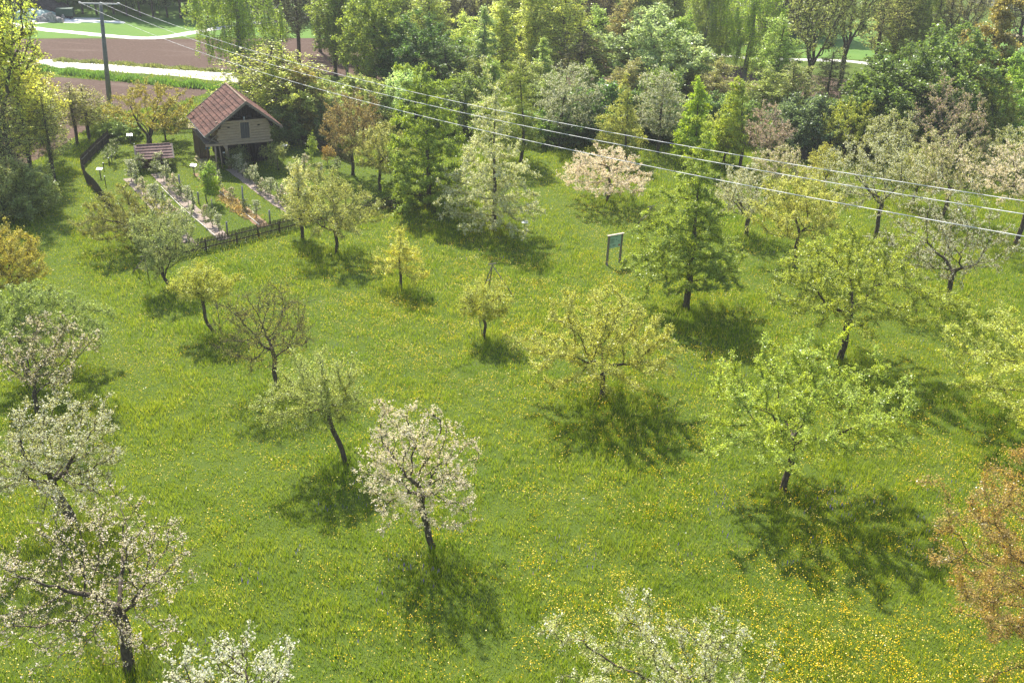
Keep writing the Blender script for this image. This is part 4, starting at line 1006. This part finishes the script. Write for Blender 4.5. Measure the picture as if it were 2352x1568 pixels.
info_board('second green board at the wood edge, turned sideways behind foliage', (1664, 362), (1671, 355), 2.0, True)

def lectern(label, px, py, h=1.0, rz=0., s=1.):
    r = empty('lectern_sign', G(px, py), rz, label, 'sign', 'small slanted signs')
    b = MB(); b.box((0, 0, h/2), (.09*s, .09*s, h)); b.build('post', M_WOODG, r)
    b = MB(); b.box((0, 0, h+.04), (.62*s, .42*s, .03), Matrix.Rotation(.35, 3, 'X')); b.build('plate', simple('sign_plate', (.5, .55, .55), (.7, .75, .75), 2, .25, spec=.6), r)
lectern('small slanted sign on a post right of the tall cream pear tree', 1205, 528, .75)
lectern('slanted sign on a dark post at the head of the mulch bed', 446.5, 402, 1.05)
lectern('slanted sign in the grass near the left fence bend', 231.5, 409, .95)
lectern('white tilted sign by the black-limbed tree at the back left of the garden', 300, 330, 1.0, .3)
lectern('white slanted sign under the right eave of the barn', 655, 354, 1.0, -.4)
ORD = ['first', 'second', 'third', 'fourth', 'fifth', 'sixth', 'seventh', 'eighth', 'ninth', 'tenth', 'eleventh', 'twelfth', 'thirteenth', 'fourteenth']
for i, (x, y, t) in enumerate([(243, 426, 406), (239, 391, 375), (252, 383, 364), (257.5, 372.5, 357.5), (265, 364, 351.5), (310, 345, 331)]):
    b0 = G(x, y); r = empty('plant_label_post', b0, 0, '%s white-topped label post in the left garden lawn, counted from the front' % ORD[i], 'post', 'white-topped label posts')
    h = max(.5, HT(b0, t)); b = MB(); b.bar((0, 0, 0), (0, 0, h), .04, k=7); b.build('post', M_DWOOD, r); b = MB(); b.bar((0, 0, h), (0, 0, h+.06), .075, k=8); b.build('cap', M_WHITE, r)
for i, (x, y, t, l) in enumerate([(415.7, 449.7, 401, 'tall grey post in the middle of the second gravel bed'), (560, 481.5, 427.7, 'tall grey post in the dry end of the mulch bed'), (522.7, 539.8, 509, 'grey leaning post at the fence end of the second gravel bed'),
        (620.5, 514.5, 482.6, 'grey post close to the fence at the end of the mulch bed'), (456.8, 467, 441, 'thick grey post right of the tall one in the second gravel bed'), (372, 481.5, 463, 'grey post in the first gravel bed among blossom'), (488.7, 487, 458.5, 'thin dark post between second gravel bed and edging'),
        (543.6, 389, 357, 'pale forked post at the head of the right-hand bed'), (382, 413, 397, 'grey post near the head of the second gravel bed'), (462, 407, 381.6, 'grey post at the head of the mulch bed'), (429, 561.7, 548.6, 'short grey post at the fence end of the first gravel bed'), (502, 427.7, 392, 'slim post beside the fresh green young tree')]):
    b0 = G(x, y); h = HT(b0, t); b = MB(); b.bar((0, 0, 0), (0, 0, h), .085 if i not in (6, 11) else .045, k=9); o = b.build('garden_post', M_POST, None, True); o.location = b0; tag(o, l, 'post', 'grey posts in the garden beds')

# wooden perches: three splayed legs meeting under a short bar
def perch(label, apex, feet, h=None):
    fs = [Vector(G(*f)) for f in feet]; c = sum(fs, Vector())/3; h = h or HT(c, apex[1]); ap = Vector(G(apex[0], apex[1], h)); r = empty('wooden_perch', c, 0, label, 'perch', 'three-legged wooden perches')
    for f in fs:
        b = MB(); b.bar(f-c, ap-c, .05, .04, 7); b.build('leg', M_WOODG, r, True)
    b = MB(); q = ap-c; b.bar(q+Vector((-.35, -.1, .03)), q+Vector((.3, .1, .12)), .05, k=7); b.build('crossbar', M_WOODG, r)
    b = MB(); m1 = (fs[0]-c).lerp(q, .35); m2 = (fs[1]-c).lerp(q, .35); b.bar(m1, m2, .035, k=7); b.build('brace', M_WOODG, r)
perch('three-legged wooden perch beside the smallest tree in the centre', (1131, 608), [(1108, 668), (1123, 657), (1181, 684)], 2.6)
perch('three-legged wooden perch left of the tall dark-skirted pear tree', (1496, 476), [(1459, 521), (1490, 500), (1526, 503)], 2.3)
perch('three-legged wooden perch under the young silver-green tree at left', (332, 590), [(304, 627), (341, 636), (386, 612)], 2.0)
def stake(label, foot, top, r=.035):
    b0 = Vector(G(*foot)); h = HT(b0, top[1]); t = Vector(G(top[0], top[1], h))-b0; b = MB(); b.bar((0, 0, 0), t, r, k=7); o = b.build('tree_stake', M_WOODG, None, True); o.location = b0; tag(o, label, 'stake', 'stakes beside young trees')
stake('wooden stake right of the small yellow-green tree trunk near the fence', (505, 748), (497, 690))
stake('wooden stake beside the almost bare tree', (642, 890), (639, 850), .045)
stake('stake left of the smallest tree trunk in the centre', (1108, 770), (1100, 730), .03)

# ------------------------------------------------------------------ pylon and wires
pb = Vector(G(255, 268)); ph_ = 13.6; pt = Vector(G(231, 12, ph_))
pyl = empty('power_pole', pb, 0, 'tall grey power pole with a wide crossarm, behind the garden at left', 'pylon')
b = MB(); b.bar((0, 0, 0), pt-pb, .34, .2, 14); b.build('pole', simple('concrete_pole', (.12, .13, .12), (.24, .25, .23), 2, .9), pyl, True)
el, er = Vector(G(182, 8, ph_+.1)), Vector(G(271, 10, ph_+.1)); em = pt+Vector((0, 0, .15))
b = MB(); b.beam(el-pb, er-pb, .16, .16); b.build('crossarm', M_GREYM, pyl)
att = []
for q in (el, em, er):
    b = MB()
    for k in range(4): b.bar(q-pb+Vector((.1*k, -.1*k, .1)), q-pb+Vector((.1*k+.07, -.1*k-.07, .1)), .1, .07, 10)
    b.build('insulator', simple('insulator_glaze', (.5, .5, .5), (.7, .7, .7), 3, .3, spec=.6), pyl); att.append(q+Vector((.35, -.35, .1)))
def edgepts(h): return [Vector(G(2352, y, h)) for y in (543, 492, 462)]
lo, hi = 2., 26.
for _ in range(30):
    m = (lo+hi)/2; e = edgepts(m); dm = ((e[0]+e[2])/2-(el+er)/2); dm.z = 0; dm.normalize(); sp = abs((e[2]-e[0]).dot(Vector((-dm.y, dm.x, 0)))); 
    if sp > abs((er-el).dot(Vector((-dm.y, dm.x, 0)))): lo = m
    else: hi = m
HE = m; print('wire edge height', HE)
M_WIRE = simple('glint_grey_cable', (.5, .5, .5), (.75, .75, .75), 1, .35, spec=.8)  # sun glints along the cable are put into this bright grey base colour
wn = ['lowest', 'middle', 'uppermost']; endp = []
for i, (a, e, ym) in enumerate(zip(att, edgepts(HE), (315, 283.5, 260.5))):
    def wpt(s, k): p = a.lerp(e, s); p.z = a.z+(e.z-a.z)*s - k*s*(1.45-s); return p
    # ends stay put: shift so that the curve passes the surveyed edge point
    def W(s, k): p = wpt(s, k); p.z += k*.45*s; return p
    klo, khi = 0., 25.
    for _ in range(30):
        k = (klo+khi)/2
        ss = 0; sb = 1
        for _ in range(30):
            q = (ss+sb)/2
            if PJ(W(q, k))[0] < 1176: ss = q
            else: sb = q
        if PJ(W(q, k))[1] < ym: klo = k
        else: khi = k
    pts = [W(s/70*1.5, k) for s in range(71)]
    b = MB(); b.tube(pts, [.017]*71, 5); o = b.build('power_line', M_WIRE, None, True); o.location = (0, 0, 0); endp.append(pts[-1])
    tag(o, '%s of the three bright power lines crossing the orchard' % wn[i], 'power line', 'power lines')
    print('wire', i, k, pts[-1])

# ------------------------------------------------------------------ person
def skin(name, V, E, mt, parent, sub=2):
    me = bpy.data.meshes.new(name); me.from_pydata([v[:3] for v in V], E, []); me.materials.append(mt)
    o = bpy.data.objects.new(name, me); COL.objects.link(o); o.parent = parent
    md = o.modifiers.new('skin', 'SKIN'); md.use_smooth_shade = True
    for i, v in enumerate(V):
        r = v[3]; me.skin_vertices[0].data[i].radius = (r, v[4] if len(v) > 4 else r); me.skin_vertices[0].data[i].use_root = (i == 0)
    s = o.modifiers.new('sub', 'SUBSURF'); s.levels = 1; s.render_levels = sub; return o
pp = Vector(G(479, 364)); person = empty('person', pp, .15, 'person in a bright blue jacket and dark vest standing left of the barn, hands together', 'person')
M_SKIN = simple('skin', (.45, .27, .19), (.55, .35, .26), 4, .6); M_BLUE = simple('blue_jacket', (.02, .22, .55), (.04, .32, .7), 6, .7)
M_VEST = simple('dark_vest', (.01, .012, .02), (.03, .03, .045), 6, .8); M_TROU = simple('dark_trousers', (.012, .014, .02), (.03, .033, .04), 5, .85); M_HAIR = simple('grey_hair', (.16, .14, .12), (.3, .28, .25), 20, .8)
V = [(0, 0, .95, .12, .1), (0, 0, 1.15, .12, .095), (0, .01, 1.35, .14, .1), (0, .01, 1.47, .07), (0, 0, 1.55, .05), (0, -.015, 1.64, .085, .095), (0, -.01, 1.72, .075, .085)]; E = [(0, 1), (1, 2), (2, 3), (3, 4), (4, 5), (5, 6)]
def add(par, *vs):
    for v in vs: V.append(v); E.append((par, len(V)-1)); par = len(V)-1
    return par
for s in (-1, 1):
    add(0, (s*.1, 0, .88, .09), (s*.11, -.01, .5, .06), (s*.12, .02, .1, .04), (s*.125, -.1, .035, .035))
    w = add(2, (s*.19, .01, 1.42, .055), (s*.26, .02, 1.14, .043), (s*.1, -.2, 1.12, .03), (s*.06, -.25, 1.13, .028, .02))
    for j in range(4): add(w, (s*(.05-.0*j), -.285, 1.155-.018*j, .009), (s*(.02), -.3-.004*(j % 2), 1.155-.018*j, .008))
    add(w, (s*.05, -.26, 1.17, .01), (s*.03, -.285, 1.185, .009))
body = skin('body', V, E, M_SKIN, person)
V = [(0, 0, .93, .145, .12), (0, 0, 1.15, .15, .12), (0, .01, 1.36, .165, .125), (0, .01, 1.47, .075)]; E = [(0, 1), (1, 2), (2, 3)]
for s in (-1, 1): add(2, (s*.19, .01, 1.42, .08), (s*.26, .02, 1.14, .062), (s*.13, -.165, 1.12, .05))
skin('jacket', V, E, M_BLUE, person)
V = [(0, .01, .95, .15, .11), (0, .03, 1.15, .158, .11), (0, .04, 1.38, .17, .11)]; E = [(0, 1), (1, 2)]
skin('vest', V, E, M_VEST, person)
V = [(0, 0, .93, .135, .115)]; E = []
for s in (-1, 1): add(0, (s*.1, 0, .82, .105), (s*.11, -.01, .5, .075), (s*.12, .02, .08, .06))
skin('trousers', V, E, M_TROU, person)
for s in (-1, 1):
    b = MB(); b.box((s*.125, -.07, .045), (.1, .27, .09), None, .8); b.build('shoe', M_VEST, person)
V = [(0, .02, 1.68, .088, .09), (0, .0, 1.745, .078, .08)]; E = [(0, 1)]
skin('hair', V, E, M_HAIR, person)
b = MB()
for s in (-1, 1): b.bar((s*.035, -.108, 1.66), (s*.035, -.114, 1.66), .012, .008, 8)
b.build('eyes', M_VEST, body); b = MB(); b.bar((0, -.105, 1.655), (0, -.125, 1.63), .01, .018, 6); b.box((0, -.105, 1.595), (.05, .01, .008)); b.build('nose_and_mouth', M_SKIN, body)

# ------------------------------------------------------------------ things lying beyond the lane
def heap(name, label, cat, px, py, w, d, h, m, seed, rz=0, lump=.25):
    rng = np.random.default_rng(seed); nx, ny = 26, 18; V = []
    ph = rng.uniform(0, 6.28, 12); fr = rng.uniform(1, 7, (12, 2))
    for j in range(ny+1):
        for i in range(nx+1):
            u = i/nx*2-1; v = j/ny*2-1; r = min(1, math.hypot(u, v)); s = sum(math.sin(fr[k, 0]*u*2+fr[k, 1]*v*2+ph[k]) for k in range(12))/12
            q = max(0, 1-max(abs(u), abs(v))**3.5)**.5
            V.append((u*w/2, v*d/2, max(0, q*h*(1+lump*2*s)*(1-.2*r))-.02))
    Q = [(j*(nx+1)+i, j*(nx+1)+i+1, (j+1)*(nx+1)+i+1, (j+1)*(nx+1)+i) for j in range(ny) for i in range(nx)]
    o = np_mesh(name, np.array(V), [np.array(Q)], m, smooth=True); o.location = G(px, py); o.rotation_euler = (0, 0, rz); return tag(o, label, cat)
M_DUNG = simple('dark_compost', (.03, .025, .022), (.12, .1, .085), 2, .95, bstr=1)
M_TARP = simple('green_tarpaulin', (.2, .36, .3), (.45, .58, .52), .5, .45, spec=.5)
heap('compost_heap', 'long dark heap behind the green tarpaulin, far beyond the lane', 'heap', 88, 33, 12, 5, 2.6, M_DUNG, 1, .1, .4)
heap('compost_heap', 'lower brown heap right of the green tarpaulin, far beyond the lane', 'heap', 123, 35, 7, 4, 1.8, M_DUNG, 2, .1, .5)
heap('tarpaulin', 'green and white tarpaulin mound on the far pale yard', 'tarpaulin', 80, 43, 7.5, 3.6, 1.8, M_TARP, 3, .05, .1)
heap('silage_sheet', 'white plastic-covered mound right of the green tarpaulin', 'tarpaulin', 101, 42, 5, 3.5, 1.3, M_WHITE, 4, .05, .2)
heap('silage_sheet', 'flat white plastic sheet on the ground beside the dark trailer', 'tarpaulin', 134, 47, 6, 3.5, .5, M_WHITE, 5, .05, .2)
heap('fleece_strip', 'long white fleece strip lying alone on the far green field', 'fleece', 217, 51.5, 11, 1.4, .3, M_WHITE, 6, .12, .6)
heap('rubble_heap', 'small pile of scrap and rubble in front of the white sheet', 'heap', 117, 50, 5, 2, 1.1, simple('rubble', (.1, .09, .08), (.5, .48, .45), 2.5, .9, bstr=1), 7, .05, .9)
tr = empty('trailer', G(152, 46), .2, 'dark green covered trailer at the right end of the far storage yard', 'trailer')
b = MB(); b.box((0, 0, 1.45), (3.0, 2.0, 1.3), None, .93); b.build('box', simple('trailer_green', (.03, .07, .05), (.06, .11, .08), 1, .6), tr)
b = MB(); b.box((0, 0, .72), (3.1, 1.8, .16)); b.bar((1.5, 0, .7), (2.7, 0, .6), .06); b.build('chassis', M_VEST, tr)
for x in (-.7, .7):
    for y in (-.95, .95): b = MB(); b.bar((x, y-.1, .42), (x, y+.1, .42), .42, k=16); b.build('wheel', M_VEST, tr)
hs = empty('farmhouse', G(2300, 10), .35, 'pale farmhouse with a reddish roof in the far top right corner', 'house')
b = MB(); b.box((0, 0, 2.6), (13, 9, 5.2)); b.build('wall', simple('render_wall', (.6, .52, .46), (.68, .6, .54), 1, .9), hs)
b = MB(); 
for s in (-1, 1): b.beam((-7, s*2.6, 6.9), (7, s*2.6, 6.9), 6.0, .2, (0, -s*.55, 1))
b.build('roof', simple('far_roof', (.16, .08, .06), (.26, .14, .1), 2, .9), hs)
for i in range(4): b = MB(); b.box((-4.8+i*3.2, -4.53, 3.6), (1.1, .06, 1.3)); b.build('window', simple('window_glass', (.03, .035, .04), (.06, .07, .08), 1, .2, spec=.6), hs)
b = MB(); b.box((-6.2, 0, 0+5.9), (.1, 8.6, .2)); b.v += [(-6.5, -4.5, 5.2), (-6.5, 4.5, 5.2), (-6.5, 0, 8.2), (6.5, -4.5, 5.2), (6.5, 4.5, 5.2), (6.5, 0, 8.2)]; b.f += [(8, 9, 10), (13, 12, 11)]; b.build('gable', M_WHITE, hs)

# ------------------------------------------------------------------ espaliers and small plants in the garden beds
def espalier_proto(seed, H, R, kind, leaf, bl, nb, ntw=210):
    return plant('espalier_tree', None, None, None, (0, 0, 0), H, .35, R, kind, (0, 0), seed, leaf, bl, n=90, ntw=ntw, k=5, L=.085, W=.055, nb=nb, bs=.085, rb=.035, thr=.03, tl=.22, leader=.8, spread=.04, twigr=.005, rtip=.007)
EP = [espalier_proto(201, 2.2, .62, 'round', (.26, .3, .15), 'white', 520), espalier_proto(202, 1.9, .7, 'spread', (.24, .28, .13), 'pink', 620), espalier_proto(203, 2.4, .5, 'column', (.28, .33, .14), 'white', 420),
      espalier_proto(204, 2.0, .75, 'round', (.24, .3, .12), 'white', 260, 300)]
used = [False]*4; er_ = random.Random(8)
def espalier(k, x, y, s, label, grp):
    global used
    o = EP[k] if not used[k] else dup(EP[k]); used[k] = True; o.location = (x, y, 0); o.scale = (s, s, s*er_.uniform(.9, 1.15)); o.rotation_euler = (0, 0, er_.uniform(0, 6.28)); tag(o, label, 'small tree', grp)
for bed, name, n, sc in ((bedA, 'first gravel bed', 9, 1.15), (bedB, 'second gravel bed', 10, 1.0), (bedC, 'mulch bed', 6, .85), (bedD, 'right-hand gravel bed', 13, .9)):
    P = [Vector(G(*p)) for p in bed]; L = [(P[i+1]-P[i]).length for i in range(3)]; T = sum(L)
    for i in range(n):
        t = T*(i+.35+er_.uniform(-.15, .15))/n; j = 0
        while j < 2 and t > L[j]: t -= L[j]; j += 1
        q = P[j].lerp(P[j+1], min(1, t/L[j]))
        espalier([0, 3, 1, 2][(i*7+len(name)) % 4], q.x+er_.uniform(-.2, .2), q.y+er_.uniform(-.2, .2), sc*er_.uniform(.85, 1.2), '%s small blossoming tree from the barn end of the %s' % (ORD[i], name), 'small trees in the garden beds')
for i, (x, y, s, l) in enumerate([(322, 395, 1.05, 'bushy blossoming small tree left below the tiled shelter'), (366, 392, 1.1, 'bushy blossoming small tree right below the tiled shelter'), (268, 356, 1.0, 'upper green shrub along the left fence'), (250, 372, 1.0, 'lower green shrub along the left fence'),
        (700, 395, 1.0, 'low white-flowering shrub on the lawn right of the barn'), (735, 408, .8, 'small white-flowering bush left of the young staked pear'), (775, 395, .9, 'low pale shrub below the orange-brown tree'), (690, 440, 1.1, 'young tree left of the narrow cream-yellow tree'), (668, 405, .9, 'small shrub on the lawn below the spiky tree'), (560, 360, 1.15, 'dark-leaved small tree right of the barn post')]):
    q = G(x, y); espalier([3, 0, 3, 3, 1, 0, 3, 2, 3, 1][i], q[0], q[1], s, l, 'small trees on the garden lawn')
verge('dry_grass', 'tawny dry grass in the mulch bed around the posts', [(478, 424), (500, 440), (540, 474), (580, 502)], .35, .22, 1800, 8, (.42, .32, .14))
tb = heap('brush_pile', 'tangled grey brushwood in front of the grey-dark shrubs at the wood edge', 'brushwood', 1868, 358, 8, 3, 1.6, simple('brushwood', (.03, .025, .02), (.12, .1, .085), 6, .95, bstr=1), 9, .3, .7)

# ------------------------------------------------------------------ hills far away (for other viewpoints)
b = MB(); n = 60; hz = []
for i in range(n+1):
    a = math.pi*(i/n); x = 1300*math.cos(a); y = 1300*math.sin(a)*1.2+50; hz.append((x, y, 70+35*math.sin(i*.5)+20*math.sin(i*1.3)))
for i in range(n): b.quad((hz[i][0]*.62, hz[i][1]*.62, -1), (hz[i+1][0]*.62, hz[i+1][1]*.62, -1), hz[i+1], hz[i])
tag(b.build('hills', simple('hill_forest', (.03, .06, .02), (.09, .14, .05), .02, .95)), kind='structure')

hb_ = MB().box((0, 160, 20), (1700, 760, 44)); m, nt = mat('haze_air')
vp = nt.nodes.new('ShaderNodeVolumePrincipled'); vp.inputs['Density'].default_value = HAZE; vp.inputs['Color'].default_value = (.93, .96, 1, 1); vp.inputs['Anisotropy'].default_value = .3
oo = nt.nodes.new('ShaderNodeOutputMaterial'); lk(nt, vp.outputs[0], oo.inputs['Volume'])
if HAZE > 0: tag(hb_.build('haze', m), 'thin pale haze over the whole valley', 'haze', kind='stuff')
# ------------------------------------------------------------------ light
sd = Vector((-.44, .90, 0)).normalized(); EL_ = math.radians(50)
sv = Vector((sd.x*math.cos(EL_), sd.y*math.cos(EL_), math.sin(EL_)))
ld = bpy.data.lights.new('sun', 'SUN'); ld.energy = 5.0; ld.angle = math.radians(1.0); ld.color = (1, .94, .84)
lo_ = bpy.data.objects.new('sun', ld); COL.objects.link(lo_); lo_.rotation_euler = (-sv).to_track_quat('-Z', 'Y').to_euler(); lo_.location = (0, 0, 80)
w = bpy.data.worlds.new('World'); SC.world = w; w.use_nodes = True; nt = w.node_tree; nt.nodes.clear()
sky = nt.nodes.new('ShaderNodeTexSky'); sky.sky_type = 'NISHITA'; sky.sun_disc = False; sky.sun_elevation = EL_; sky.sun_rotation = math.atan2(sd.x, sd.y)
sky.air_density = 1.2; sky.dust_density = 2.0
bg = nt.nodes.new('ShaderNodeBackground'); bg.inputs[1].default_value = .12; ow = nt.nodes.new('ShaderNodeOutputWorld')
lk(nt, sky.outputs[0], bg.inputs[0]); lk(nt, bg.outputs[0], ow.inputs[0])

SC.view_settings.view_transform = 'Standard'; SC.view_settings.look = 'None'; SC.view_settings.gamma = 1; SC.view_settings.exposure = .85
SC.render.resolution_x = 1024; SC.render.resolution_y = 682
SC.cycles.max_bounces = 6; SC.cycles.diffuse_bounces = 3; SC.cycles.transmission_bounces = 3; SC.cycles.glossy_bounces = 2
SC.cycles.sample_clamp_indirect = 4; SC.cycles.use_denoising = True; SC.cycles.denoising_prefilter = 'ACCURATE'
